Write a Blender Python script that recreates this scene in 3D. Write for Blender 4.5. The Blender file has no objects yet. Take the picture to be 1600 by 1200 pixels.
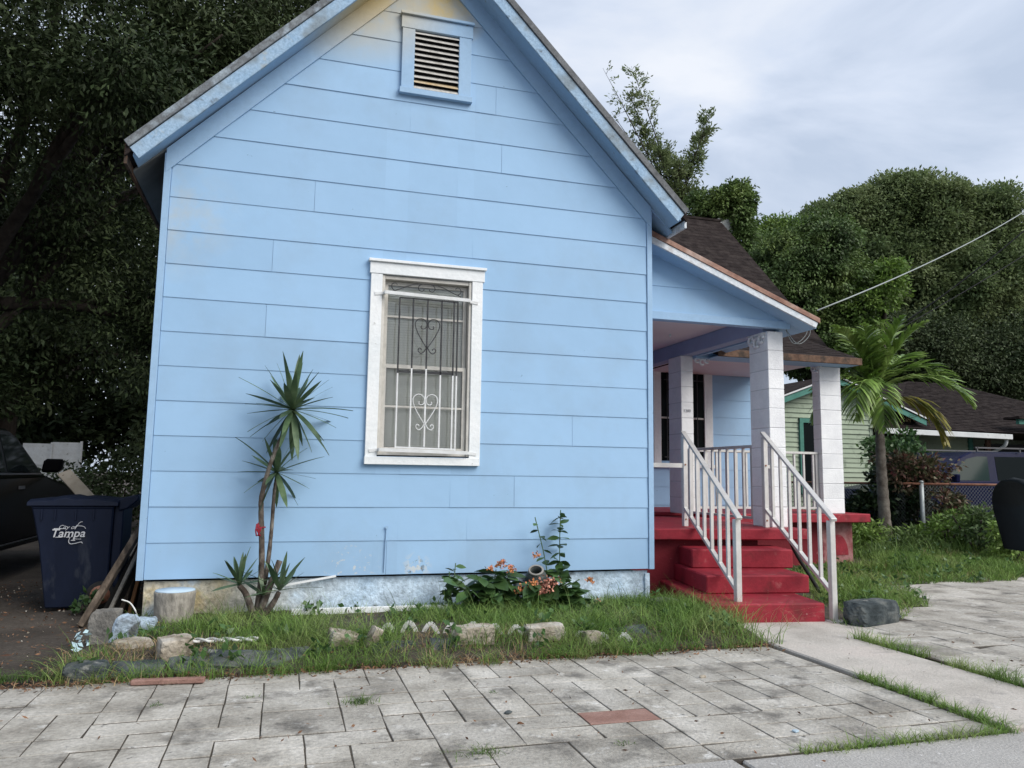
import bpy, bmesh, math, random
import numpy as np
from mathutils import Vector, Matrix, Euler

R = math.radians
rng = np.random.default_rng(7)
random.seed(7)
SC = bpy.context.scene
COL = SC.collection

# ------------------------------------------------------------------ camera
CAM = np.array((1.13344, -7.25516, 1.26632))
C_PITCH, C_YAW, C_ROLL, C_F = 0.118421, 0.285840, 0.014035, 1202.87
def cam_basis():
    cp, sp = math.cos(C_PITCH), math.sin(C_PITCH)
    cy, sy = math.cos(C_YAW), math.sin(C_YAW)
    cr, sr = math.cos(C_ROLL), math.sin(C_ROLL)
    f = np.array((sy*cp, cy*cp, sp)); rt = np.array((cy, -sy, 0.0)); up = np.cross(rt, f)
    return rt*cr + up*sr, -rt*sr + up*cr, f
CR, CU, CF = cam_basis()
cam_data = bpy.data.cameras.new('camera')
cam_data.sensor_width = 36.0
cam_data.lens = C_F/1600*36
cam_data.clip_start = 0.05
cam_data.clip_end = 3000
cam = bpy.data.objects.new('camera', cam_data)
COL.objects.link(cam)
m = Matrix.Identity(4)
for i in range(3):
    m[i][0] = CR[i]; m[i][1] = CU[i]; m[i][2] = -CF[i]; m[i][3] = CAM[i]
cam.matrix_world = m
SC.camera = cam
# measured points of the photograph turned into places on known planes
def _ray(x, y): return CF + (x-800)/C_F*CR - (y-600)/C_F*CU
def atY(x, y, Y): d = _ray(x, y); return Vector(CAM + (Y-CAM[1])/d[1]*d)
def atZ(x, y, Z): d = _ray(x, y); return Vector(CAM + (Z-CAM[2])/d[2]*d)
def atD(x, y, t): return Vector(CAM + t*_ray(x, y))

# ------------------------------------------------------------------ light: bright overcast, sun veiled behind the camera
SUN_EL, SUN_AZ_VEC = R(39), Vector((0.62, -0.78, 0)).normalized()
world = bpy.data.worlds.new('World'); SC.world = world
world.use_nodes = True
wn, wl = world.node_tree.nodes, world.node_tree.links
wn.clear()
wo = wn.new('ShaderNodeOutputWorld'); wb = wn.new('ShaderNodeBackground')
sky = wn.new('ShaderNodeTexSky'); sky.sky_type = 'NISHITA'; sky.sun_disc = False
sky.sun_elevation = SUN_EL
sky.sun_rotation = math.atan2(SUN_AZ_VEC.x, SUN_AZ_VEC.y)
sky.air_density = 1.3; sky.dust_density = 2.5; sky.ozone_density = 1.5
tc = wn.new('ShaderNodeTexCoord')
mp = wn.new('ShaderNodeMapping'); mp.inputs['Scale'].default_value = (1.0, 1.0, 2.3)
mp.inputs['Location'].default_value = (0.35, 0.1, 0.2)
mp.inputs['Rotation'].default_value = (0.25, -0.35, 0.0)
n1 = wn.new('ShaderNodeTexNoise'); n1.inputs['Scale'].default_value = 2.4; n1.inputs['Detail'].default_value = 7; n1.inputs['Roughness'].default_value = 0.52; n1.inputs['Distortion'].default_value = 0.6
r1 = wn.new('ShaderNodeValToRGB')
r1.color_ramp.elements[0].position = 0.36; r1.color_ramp.elements[0].color = (2.55, 2.95, 3.65, 1)
r1.color_ramp.elements[1].position = 0.66; r1.color_ramp.elements[1].color = (4.3, 4.45, 4.75, 1)
e = r1.color_ramp.elements.new(0.5); e.color = (3.35, 3.7, 4.35, 1)
mx = wn.new('ShaderNodeMix'); mx.data_type = 'RGBA'; mx.inputs[0].default_value = 0.9
wl.new(tc.outputs['Generated'], mp.inputs['Vector']); wl.new(mp.outputs[0], n1.inputs['Vector'])
wl.new(n1.outputs['Fac'], r1.inputs[0])
wl.new(sky.outputs[0], mx.inputs[6]); wl.new(r1.outputs[0], mx.inputs[7])
wl.new(mx.outputs[2], wb.inputs['Color']); wb.inputs['Strength'].default_value = 0.10
wl.new(wb.outputs[0], wo.inputs[0])
sun_d = bpy.data.lights.new('sun', 'SUN'); sun_d.energy = 1.5; sun_d.angle = R(42); sun_d.color = (1.0, 0.95, 0.88)
sun = bpy.data.objects.new('sun', sun_d); COL.objects.link(sun)
sdir = Vector((SUN_AZ_VEC.x*math.cos(SUN_EL), SUN_AZ_VEC.y*math.cos(SUN_EL), math.sin(SUN_EL)))
sun.rotation_euler = sdir.to_track_quat('Z', 'Y').to_euler(); sun.location = (6, -12, 14)
SC.view_settings.view_transform = 'Standard'; SC.view_settings.look = 'None'
SC.view_settings.exposure = 1.12; SC.view_settings.gamma = 1.0
SC.cycles.use_denoising = True
SC.cycles.max_bounces = 8; SC.cycles.diffuse_bounces = 5; SC.cycles.transparent_max_bounces = 6

# ------------------------------------------------------------------ materials
MATS = {}
def mat(name, cols, scale=3.0, rough=0.8, detail=5, bump=0.0, bscale=None, speck=None, rand=0.0, island=0.0,
        spec=0.3, metal=0.0, ramp=(0.35, 0.65), stretch=(1, 1, 1), transl=0.0, patches=()):
    """cols: one to three colours blended by noise. patches: (colour, scale, lo, hi, centre or None, radius) extra marks."""
    if name in MATS: return MATS[name]
    M = bpy.data.materials.new(name); M.use_nodes = True; MATS[name] = M
    nt = M.node_tree; N, L = nt.nodes, nt.links
    b = N['Principled BSDF']
    b.inputs['Roughness'].default_value = rough; b.inputs['Metallic'].default_value = metal
    b.inputs['Specular IOR Level'].default_value = spec
    geo = N.new('ShaderNodeNewGeometry')
    mpn = N.new('ShaderNodeMapping'); mpn.inputs['Scale'].default_value = stretch
    L.new(geo.outputs['Position'], mpn.inputs['Vector'])
    def noise(sc, det=5, ro=0.55, w=None):
        n = N.new('ShaderNodeTexNoise'); n.inputs['Scale'].default_value = sc; n.inputs['Detail'].default_value = det
        n.inputs['Roughness'].default_value = ro; L.new(mpn.outputs[0], n.inputs['Vector']); return n
    col = None
    if len(cols) == 1:
        rgb = N.new('ShaderNodeRGB'); rgb.outputs[0].default_value = (*cols[0], 1); col = rgb.outputs[0]
    else:
        n = noise(scale, detail); r = N.new('ShaderNodeValToRGB'); el = r.color_ramp.elements
        el[0].position, el[1].position = ramp; el[0].color = (*cols[0], 1); el[1].color = (*cols[-1], 1)
        for k in range(1, len(cols)-1):
            q = el.new(ramp[0] + (ramp[1]-ramp[0])*k/(len(cols)-1)); q.color = (*cols[k], 1)
        L.new(n.outputs['Fac'], r.inputs[0]); col = r.outputs[0]
    for (pc, psc, lo, hi, cen, rad) in patches:
        n = noise(psc, 6, 0.6); f = N.new('ShaderNodeMapRange'); f.inputs[1].default_value = lo; f.inputs[2].default_value = hi
        L.new(n.outputs['Fac'], f.inputs[0]); fac = f.outputs[0]
        if cen is not None:
            dn = N.new('ShaderNodeVectorMath'); dn.operation = 'DISTANCE'; dn.inputs[1].default_value = cen
            L.new(geo.outputs['Position'], dn.inputs[0])
            g = N.new('ShaderNodeMapRange'); g.inputs[1].default_value = rad; g.inputs[2].default_value = rad*0.25
            L.new(dn.outputs['Value'], g.inputs[0])
            mu = N.new('ShaderNodeMath'); mu.operation = 'MULTIPLY'; L.new(fac, mu.inputs[0]); L.new(g.outputs[0], mu.inputs[1]); fac = mu.outputs[0]
        k = N.new('ShaderNodeMix'); k.data_type = 'RGBA'; L.new(fac, k.inputs[0]); L.new(col, k.inputs[6]); k.inputs[7].default_value = (*pc, 1); col = k.outputs[2]
    if speck:
        n = noise(speck[0], 2, 0.7); mr = N.new('ShaderNodeMapRange'); mr.inputs[1].default_value = 0.25; mr.inputs[2].default_value = 0.75
        mr.inputs[3].default_value = 1-speck[1]; mr.inputs[4].default_value = 1+speck[1]
        L.new(n.outputs['Fac'], mr.inputs[0])
        k = N.new('ShaderNodeMix'); k.data_type = 'RGBA'; k.blend_type = 'MULTIPLY'; k.inputs[0].default_value = 1
        L.new(col, k.inputs[6]); L.new(mr.outputs[0], k.inputs[7]); col = k.outputs[2]
    for amt, src in ((rand, 'o'), (island, 'i')):
        if amt:
            if src == 'o': oi = N.new('ShaderNodeObjectInfo'); o_ = oi.outputs['Random']
            else: o_ = geo.outputs['Random Per Island']
            mr = N.new('ShaderNodeMapRange'); mr.inputs[3].default_value = 1-amt; mr.inputs[4].default_value = 1+amt
            L.new(o_, mr.inputs[0])
            k = N.new('ShaderNodeMix'); k.data_type = 'RGBA'; k.blend_type = 'MULTIPLY'; k.inputs[0].default_value = 1
            L.new(col, k.inputs[6]); L.new(mr.outputs[0], k.inputs[7]); col = k.outputs[2]
    L.new(col, b.inputs['Base Color'])
    if bump:
        n = noise(bscale or scale*4, 6, 0.6); bp = N.new('ShaderNodeBump'); bp.inputs['Strength'].default_value = min(1, bump); bp.inputs['Distance'].default_value = 0.02
        L.new(n.outputs['Fac'], bp.inputs['Height']); L.new(bp.outputs[0], b.inputs['Normal'])
    if transl:
        out = N['Material Output']; tr = N.new('ShaderNodeBsdfTranslucent'); ms = N.new('ShaderNodeMixShader')
        L.new(col, tr.inputs[0]); ms.inputs[0].default_value = transl
        L.new(b.outputs[0], ms.inputs[1]); L.new(tr.outputs[0], ms.inputs[2]); L.new(ms.outputs[0], out.inputs[0])
    return M

YEL = (0.60, 0.44, 0.15)
BLUE = mat('blue_paint', [(0.29, 0.465, 0.67), (0.312, 0.488, 0.695)], 0.5, 0.62, bump=0.07, bscale=9, rand=0.03, speck=(3.5, 0.025), spec=0.25,
    patches=[(YEL, 2.0, 0.18, 0.45, (1.6, 0, 6.35), 1.15), ((0.5, 0.44, 0.3), 3.0, 0.42, 1.0, (0.12, 0, 3.5), 0.6), (YEL, 2.0, 0.25, 0.6, (2.5, 0, 6.05), 0.5),
             ((0.10, 0.16, 0.24), 15, 0.715, 0.75, None, 0), ((0.27, 0.40, 0.545), 1.1, 0.50, 0.85, None, 0), ((0.55, 0.66, 0.76), 9, 0.77, 0.82, None, 0), ((0.50, 0.55, 0.58), 16, 0.50, 0.54, (2.36, 0, .40), .16), ((0.12, 0.13, 0.13), 20, 0.57, 0.60, (2.36, 0, .39), .13), ((0.50, 0.55, 0.58), 22, 0.58, 0.62, (1.75, 0, .39), .3)])
BLUE_TRIM = mat('blue_trim_paint', [(0.285, 0.445, 0.63), (0.31, 0.47, 0.66)], 1.5, 0.6, bump=0.08, bscale=20, speck=(20, 0.05),
    patches=[(YEL, 1.6, 0.2, 0.45, (1.6, -0.1, 6.3), 1.15), ((0.16, 0.18, 0.2), 10, 0.68, 0.76, None, 0)])
FASCIA = mat('weathered_rake_paint', [(0.27, 0.41, 0.57), (0.31, 0.44, 0.58), (0.22, 0.28, 0.33)], 5, 0.85, bump=0.35, bscale=30, speck=(40, 0.2),
    stretch=(1, 1, 1), patches=[((0.46, 0.40, 0.25), 2.2, 0.54, 0.66, (.6, -.28, 4.9), 2.6), ((0.08, 0.085, 0.09), 7, 0.60, 0.72, None, 0)])
DRIP = mat('mossy_drip_edge', [(0.30, 0.36, 0.41), (0.12, 0.13, 0.14), (0.22, 0.25, 0.27)], 6, 0.8, bump=0.3, bscale=40, speck=(60, 0.25))
WHITE = mat('white_paint', [(0.70, 0.74, 0.76), (0.78, 0.80, 0.81)], 3, 0.55, bump=0.25, bscale=22, speck=(30, 0.05), patches=[((0.42, 0.42, 0.40), 11, 0.66, 0.73, None, 0)])
BLOCKW = mat('white_painted_block', [(0.72, 0.73, 0.75), (0.80, 0.81, 0.82)], 4, 0.7, bump=0.4, bscale=60, rand=0.03, speck=(15, 0.04), patches=[((0.5, 0.5, 0.5), 9, 0.68, 0.78, None, 0)])
MORTAR = mat('mortar_joint', [(0.55, 0.56, 0.58)], rough=0.9)
CEIL = mat('porch_ceiling_paint', [(0.70, 0.66, 0.68), (0.76, 0.73, 0.74)], 1.2, 0.7)
BEAM = mat('periwinkle_beam_paint', [(0.27, 0.32, 0.47), (0.30, 0.36, 0.52)], 3, 0.6, bump=0.05)
RED = mat('red_floor_paint', [(0.24, 0.015, 0.027), (0.285, 0.02, 0.034), (0.205, 0.013, 0.024)], 3.5, 0.6, bump=0.15, bscale=30, speck=(35, 0.10), spec=0.3,
    patches=[((0.40, 0.13, 0.125), 6, 0.60, 0.74, None, 0), ((0.12, 0.016, 0.018), 4, 0.58, 0.75, None, 0), ((0.42, 0.33, 0.30), 24, 0.70, 0.75, None, 0)])
REDWALL = mat('red_wall_paint', [(0.15, 0.011, 0.018), (0.185, 0.014, 0.023)], 3, 0.75, bump=0.3, bscale=25, patches=[((0.42, 0.26, 0.24), 2.2, 0.62, 0.72, None, 0)])
FOUND = mat('peeling_foundation', [(0.44, 0.58, 0.72), (0.54, 0.67, 0.79), (0.30, 0.37, 0.44)], 4, 0.95, bump=1.0, bscale=16, speck=(30, 0.25), ramp=(0.3, 0.75),
    patches=[((0.52, 0.49, 0.40), 3.0, 0.30, 0.48, (0.2, 0, 0.2), 1.6), ((0.50, 0.40, 0.20), 5, 0.45, 0.6, (0.35, 0, 0.33), 0.5), ((0.09, 0.10, 0.09), 6, 0.60, 0.75, None, 0)])
SHINGLE = mat('dark_shingle', [(0.017, 0.013, 0.013), (0.027, 0.021, 0.020), (0.038, 0.031, 0.029)], 6, 0.95, spec=0.1, bump=0.5, bscale=90, speck=(70, 0.3), island=0.12)
RUSTRAKE = mat('rusty_drip_metal', [(0.22, 0.115, 0.085), (0.33, 0.20, 0.155), (0.40, 0.31, 0.27)], 3, 0.7, bump=0.15, speck=(14, 0.25), stretch=(1, 1, 1))
PEELW = mat('peeling_white_fascia', [(0.48, 0.54, 0.60), (0.62, 0.66, 0.70), (0.34, 0.27, 0.23)], 5, 0.8, bump=0.3, bscale=25, ramp=(0.3, 0.8), speck=(25, 0.15))
BROWNW = mat('rotting_brown_fascia', [(0.085, 0.05, 0.035), (0.14, 0.085, 0.058), (0.05, 0.038, 0.03)], 5, 0.9, bump=0.4, speck=(30, 0.3))
ALU = mat('aluminium_rail', [(0.52, 0.51, 0.49), (0.62, 0.61, 0.59)], 6, 0.45, metal=0.3, speck=(30, 0.06), spec=0.5, patches=[((0.35, 0.33, 0.30), 12, 0.68, 0.76, None, 0)])
DARK = mat('interior_dark', [(0.012, 0.012, 0.014)], rough=0.9)  # near-black colour stands in for the shade inside openings
BLACKM = mat('black_iron', [(0.025, 0.027, 0.03), (0.05, 0.05, 0.055)], 12, 0.6, bump=0.2)
IRONW = mat('white_iron', [(0.68, 0.70, 0.71), (0.60, 0.61, 0.61)], 14, 0.55, bump=0.2, patches=[((0.2, 0.2, 0.2), 20, 0.68, 0.72, None, 0)])
SASH = mat('tan_aluminium_sash', [(0.50, 0.49, 0.45), (0.58, 0.56, 0.52)], 5, 0.5, speck=(20, 0.08))
BLIND = mat('ivory_blind', [(0.86, 0.87, 0.79), (0.89, 0.90, 0.82)], 2, 0.6)
PAVER = mat('concrete_paver', [(0.26, 0.243, 0.212), (0.385, 0.365, 0.325), (0.50, 0.48, 0.44)], 2.6, 0.95, detail=8, bump=0.6, bscale=60, speck=(40, 0.26), rand=0.13,
    ramp=(0.32, 0.68), patches=[((0.15, 0.142, 0.128), 3.4, 0.53, 0.68, None, 0), ((0.60, 0.59, 0.56), 7, 0.60, 0.70, None, 0), ((0.10, 0.098, 0.09), 14, 0.62, 0.71, None, 0)])
REDPAV = mat('red_paver', [(0.23, 0.13, 0.105), (0.30, 0.185, 0.155)], 8, 0.95, bump=0.4, bscale=60, speck=(50, 0.15))
WALK = mat('walk_concrete', [(0.36, 0.335, 0.30), (0.46, 0.43, 0.39), (0.49, 0.445, 0.405)], 1.6, 0.95, detail=8, bump=0.4, bscale=60, speck=(60, 0.16),
    patches=[((0.22, 0.21, 0.20), 2.4, 0.58, 0.72, None, 0), ((0.58, 0.57, 0.55), 12, 0.66, 0.74, None, 0), ((0.15, 0.14, 0.13), 20, 0.68, 0.75, None, 0)])
SIDEW = mat('sidewalk_concrete', [(0.34, 0.33, 0.315), (0.43, 0.42, 0.40)], 2, 0.95, detail=8, bump=0.6, bscale=80, speck=(80, 0.28), patches=[((0.58, 0.57, 0.56), 24, 0.62, 0.7, None, 0), ((0.2, 0.19, 0.18), 5, 0.62, 0.74, None, 0)])
SOIL = mat('joint_soil', [(0.045, 0.038, 0.030), (0.085, 0.073, 0.058)], 9, 1.0, bump=0.6, bscale=50, speck=(60, 0.3))
ASPH = mat('asphalt', [(0.045, 0.045, 0.047), (0.06, 0.06, 0.06)], 4, 0.95, bump=0.5, bscale=120, speck=(150, 0.3))
DIRT = mat('dirt_ground', [(0.030, 0.025, 0.020), (0.056, 0.047, 0.039), (0.08, 0.068, 0.057)], 1.1, 1.0, detail=8, bump=0.8, bscale=18, speck=(40, 0.30),
    patches=[((0.035, 0.05, 0.018), 0.35, 0.47, 0.56, (24, 20, 0), 22), ((0.22, 0.20, 0.18), 30, 0.68, 0.75, None, 0), ((0.10, 0.045, 0.025), 7, 0.62, 0.72, None, 0)])
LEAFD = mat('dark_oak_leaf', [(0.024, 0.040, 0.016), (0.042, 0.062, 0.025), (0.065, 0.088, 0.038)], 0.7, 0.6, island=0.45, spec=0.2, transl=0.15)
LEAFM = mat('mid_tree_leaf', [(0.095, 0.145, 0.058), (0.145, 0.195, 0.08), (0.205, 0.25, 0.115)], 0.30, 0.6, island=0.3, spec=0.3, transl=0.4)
LEAFV = mat('vine_leaf', [(0.055, 0.095, 0.033), (0.10, 0.16, 0.048), (0.16, 0.225, 0.065)], 0.6, 0.55, island=0.45, spec=0.35, transl=0.25)
LEAFY = mat('bright_vine_leaf', [(0.09, 0.165, 0.028), (0.13, 0.22, 0.042), (0.17, 0.25, 0.06)], 0.8, 0.55, island=0.4, spec=0.35, transl=0.3)
BARK = mat('bark', [(0.030, 0.024, 0.020), (0.075, 0.062, 0.052)], 7, 0.95, bump=0.8, bscale=30, stretch=(1, 1, 0.3))
YUCBARK = mat('yucca_bark', [(0.055, 0.043, 0.035), (0.115, 0.095, 0.08), (0.24, 0.22, 0.19)], 14, 0.95, bump=0.8, bscale=50, stretch=(1, 1, 0.6))
YUCLEAF = mat('yucca_leaf', [(0.045, 0.085, 0.048), (0.08, 0.135, 0.066), (0.13, 0.19, 0.10)], 6, 0.45, rand=0.3, spec=0.4, transl=0.12)
SHRUBLEAF = mat('glossy_shrub_leaf', [(0.032, 0.075, 0.022), (0.065, 0.125, 0.038)], 6, 0.42, rand=0.35, spec=0.4, transl=0.15)
GRASS = mat('green_grass', [(0.095, 0.175, 0.032), (0.15, 0.25, 0.054), (0.23, 0.30, 0.095)], 1.7, 0.55, island=0.45, spec=0.3, transl=0.3)
GRASSD = mat('dark_weed_grass', [(0.065, 0.12, 0.028), (0.105, 0.17, 0.042), (0.15, 0.215, 0.07)], 1.2, 0.6, island=0.45, spec=0.3, transl=0.25)
STRAW = mat('dry_straw', [(0.26, 0.19, 0.10), (0.34, 0.26, 0.15), (0.22, 0.12, 0.06)], 4, 0.8, island=0.35, transl=0.2)
LITTER = mat('dead_leaf_litter', [(0.11, 0.055, 0.03), (0.19, 0.105, 0.06), (0.07, 0.04, 0.026)], 5, 0.9, island=0.5)
PALMLEAF = mat('palm_leaflet', [(0.11, 0.20, 0.042), (0.19, 0.30, 0.065), (0.27, 0.36, 0.12)], 2.2, 0.42, island=0.35, spec=0.45, transl=0.22)
PALMYEL = mat('yellowing_palm_leaflet', [(0.20, 0.20, 0.03), (0.26, 0.22, 0.045), (0.09, 0.12, 0.02)], 1.8, 0.5, island=0.3, spec=0.4, transl=0.25)
ROCKL = mat('limestone', [(0.20, 0.17, 0.13), (0.36, 0.32, 0.26), (0.48, 0.45, 0.40)], 7, 0.95, bump=0.9, bscale=25, speck=(40, 0.2))
ROCKB = mat('blue_splashed_rock', [(0.20, 0.24, 0.28), (0.40, 0.50, 0.60), (0.12, 0.13, 0.14)], 6, 0.95, bump=0.9, bscale=22, speck=(30, 0.2))
ROCKG = mat('grey_block', [(0.13, 0.125, 0.115), (0.22, 0.21, 0.19)], 6, 0.95, bump=0.8, bscale=30, speck=(40, 0.2))
SLATE = mat('dark_slate', [(0.022, 0.030, 0.033), (0.05, 0.062, 0.066), (0.11, 0.12, 0.115)], 7, 0.85, bump=0.7, bscale=22, speck=(35, 0.2), patches=[((0.26, 0.26, 0.24), 8, 0.62, 0.72, None, 0)])
PLAST = mat('white_plastic', [(0.70, 0.71, 0.70), (0.60, 0.60, 0.58)], 7, 0.5, speck=(30, 0.08), patches=[((0.3, 0.29, 0.25), 9, 0.62, 0.74, None, 0)])
BINM = mat('navy_cart_plastic', [(0.005, 0.009, 0.023), (0.008, 0.013, 0.031)], 4, 0.5, speck=(25, 0.1), spec=0.2, stretch=(1, 1, 0.35), patches=[((0.075, 0.085, 0.10), 5, 0.55, 0.72, (-0.65, 0.6, 0.1), 0.75)])
RUBBER = mat('black_rubber', [(0.018, 0.018, 0.018), (0.028, 0.027, 0.026)], 10, 0.85)
PRINT = mat('white_print', [(0.55, 0.56, 0.58)], rough=0.6)
WOODOLD = mat('old_dark_wood', [(0.035, 0.028, 0.022), (0.085, 0.066, 0.05), (0.16, 0.13, 0.10)], 5, 0.9, bump=0.5, bscale=30, rand=0.3, stretch=(3, 3, 0.7))
WOODOR = mat('orange_brown_wood', [(0.13, 0.062, 0.025), (0.22, 0.11, 0.05)], 5, 0.85, bump=0.4, stretch=(3, 3, 0.7))
WOODPALE = mat('pale_board', [(0.30, 0.26, 0.20), (0.42, 0.37, 0.30)], 4, 0.85, bump=0.3, patches=[((0.12, 0.09, 0.06), 12, 0.64, 0.7, None, 0)])
CARBLK = mat('black_car_paint', [(0.003, 0.003, 0.0035), (0.004, 0.004, 0.0045)], 2, 0.25, spec=0.04)
CARBLUE = mat('navy_car_paint', [(0.006, 0.008, 0.030), (0.009, 0.011, 0.040)], 2, 0.25, spec=0.06)
GLASSD = mat('tinted_car_glass', [(0.008, 0.011, 0.012)], rough=0.05, spec=0.02)
GLASSG = mat('greenish_car_glass', [(0.012, 0.026, 0.024)], rough=0.05, spec=0.06)
CHROME = mat('dull_chrome', [(0.13, 0.13, 0.135)], rough=0.4, metal=0.6)
GREENS = mat('sage_vinyl_siding', [(0.27, 0.33, 0.245), (0.33, 0.39, 0.295)], 1.4, 0.7, speck=(12, 0.08), rand=0.04, patches=[((0.16, 0.20, 0.15), 4, 0.6, 0.75, None, 0)])
TEAL = mat('teal_trim', [(0.045, 0.17, 0.135), (0.07, 0.21, 0.17)], 4, 0.6, speck=(20, 0.1))
GUTTER = mat('white_gutter', [(0.55, 0.57, 0.57), (0.64, 0.66, 0.66)], 3, 0.5, patches=[((0.3, 0.31, 0.28), 6, 0.6, 0.75, None, 0)])
GALV = mat('galvanised_steel', [(0.27, 0.30, 0.31), (0.38, 0.41, 0.42)], 8, 0.5, metal=0.4, speck=(30, 0.1))
RUST = mat('rusty_pipe', [(0.20, 0.085, 0.05), (0.32, 0.16, 0.11)], 6, 0.8, speck=(30, 0.2))
MAILB = mat('black_mailbox_plastic', [(0.006, 0.008, 0.009), (0.009, 0.012, 0.013)], 5, 0.6, spec=0.12, bump=0.08, bscale=90)
CABLE = mat('grey_cable', [(0.30, 0.33, 0.33)], rough=0.6)
CABLEB = mat('black_cable', [(0.02, 0.02, 0.022)], rough=0.6)
TARP = mat('blue_plastic_bag', [(0.28, 0.38, 0.46), (0.40, 0.50, 0.57)], 6, 0.4)
POTM = mat('dark_glazed_pot', [(0.035, 0.045, 0.045), (0.075, 0.085, 0.08)], 18, 0.45, bump=0.6, bscale=40)
POTRIM = mat('pot_rim', [(0.26, 0.25, 0.23)], rough=0.7)
ORANGEF = mat('orange_flower', [(0.50, 0.12, 0.06), (0.55, 0.26, 0.09), (0.48, 0.16, 0.14)], 30, 0.7, island=0.3)
PINKF = mat('coral_flower', [(0.52, 0.17, 0.13), (0.60, 0.34, 0.24)], 30, 0.7, island=0.3)
REDRIB = mat('red_ribbon', [(0.26, 0.015, 0.03)], rough=0.6)
CROTON = mat('reddish_croton_leaf', [(0.15, 0.05, 0.05), (0.05, 0.075, 0.03), (0.24, 0.13, 0.10)], 5.0, 0.5, island=0.45, transl=0.15)
DKSHRUB = mat('dark_shrub_leaf', [(0.014, 0.030, 0.012), (0.03, 0.055, 0.02)], 1.5, 0.45, island=0.4, spec=0.4, transl=0.1)
NUMB = mat('faded_number_paint', [(0.30, 0.31, 0.33)], rough=0.7)

# ------------------------------------------------------------------ helpers
WPOS = {}
def link(o, parent=None, world=(0, 0, 0)):
    COL.objects.link(o)
    w = Vector(world)
    if parent is not None:
        o.parent = parent; o.location = w - WPOS[parent.name]
    else:
        o.location = w
    WPOS[o.name] = w
    return o
def tag(o, label=None, cat=None, group=None, kind=None):
    if label: o['label'] = label
    if cat: o['category'] = cat
    if group: o['group'] = group
    if kind: o['kind'] = kind
    return o
def thing(name, label, cat, loc, group=None):
    o = bpy.data.objects.new(name, None); o.empty_display_size = 0.1
    link(o, None, loc); return tag(o, label, cat, group)

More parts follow.
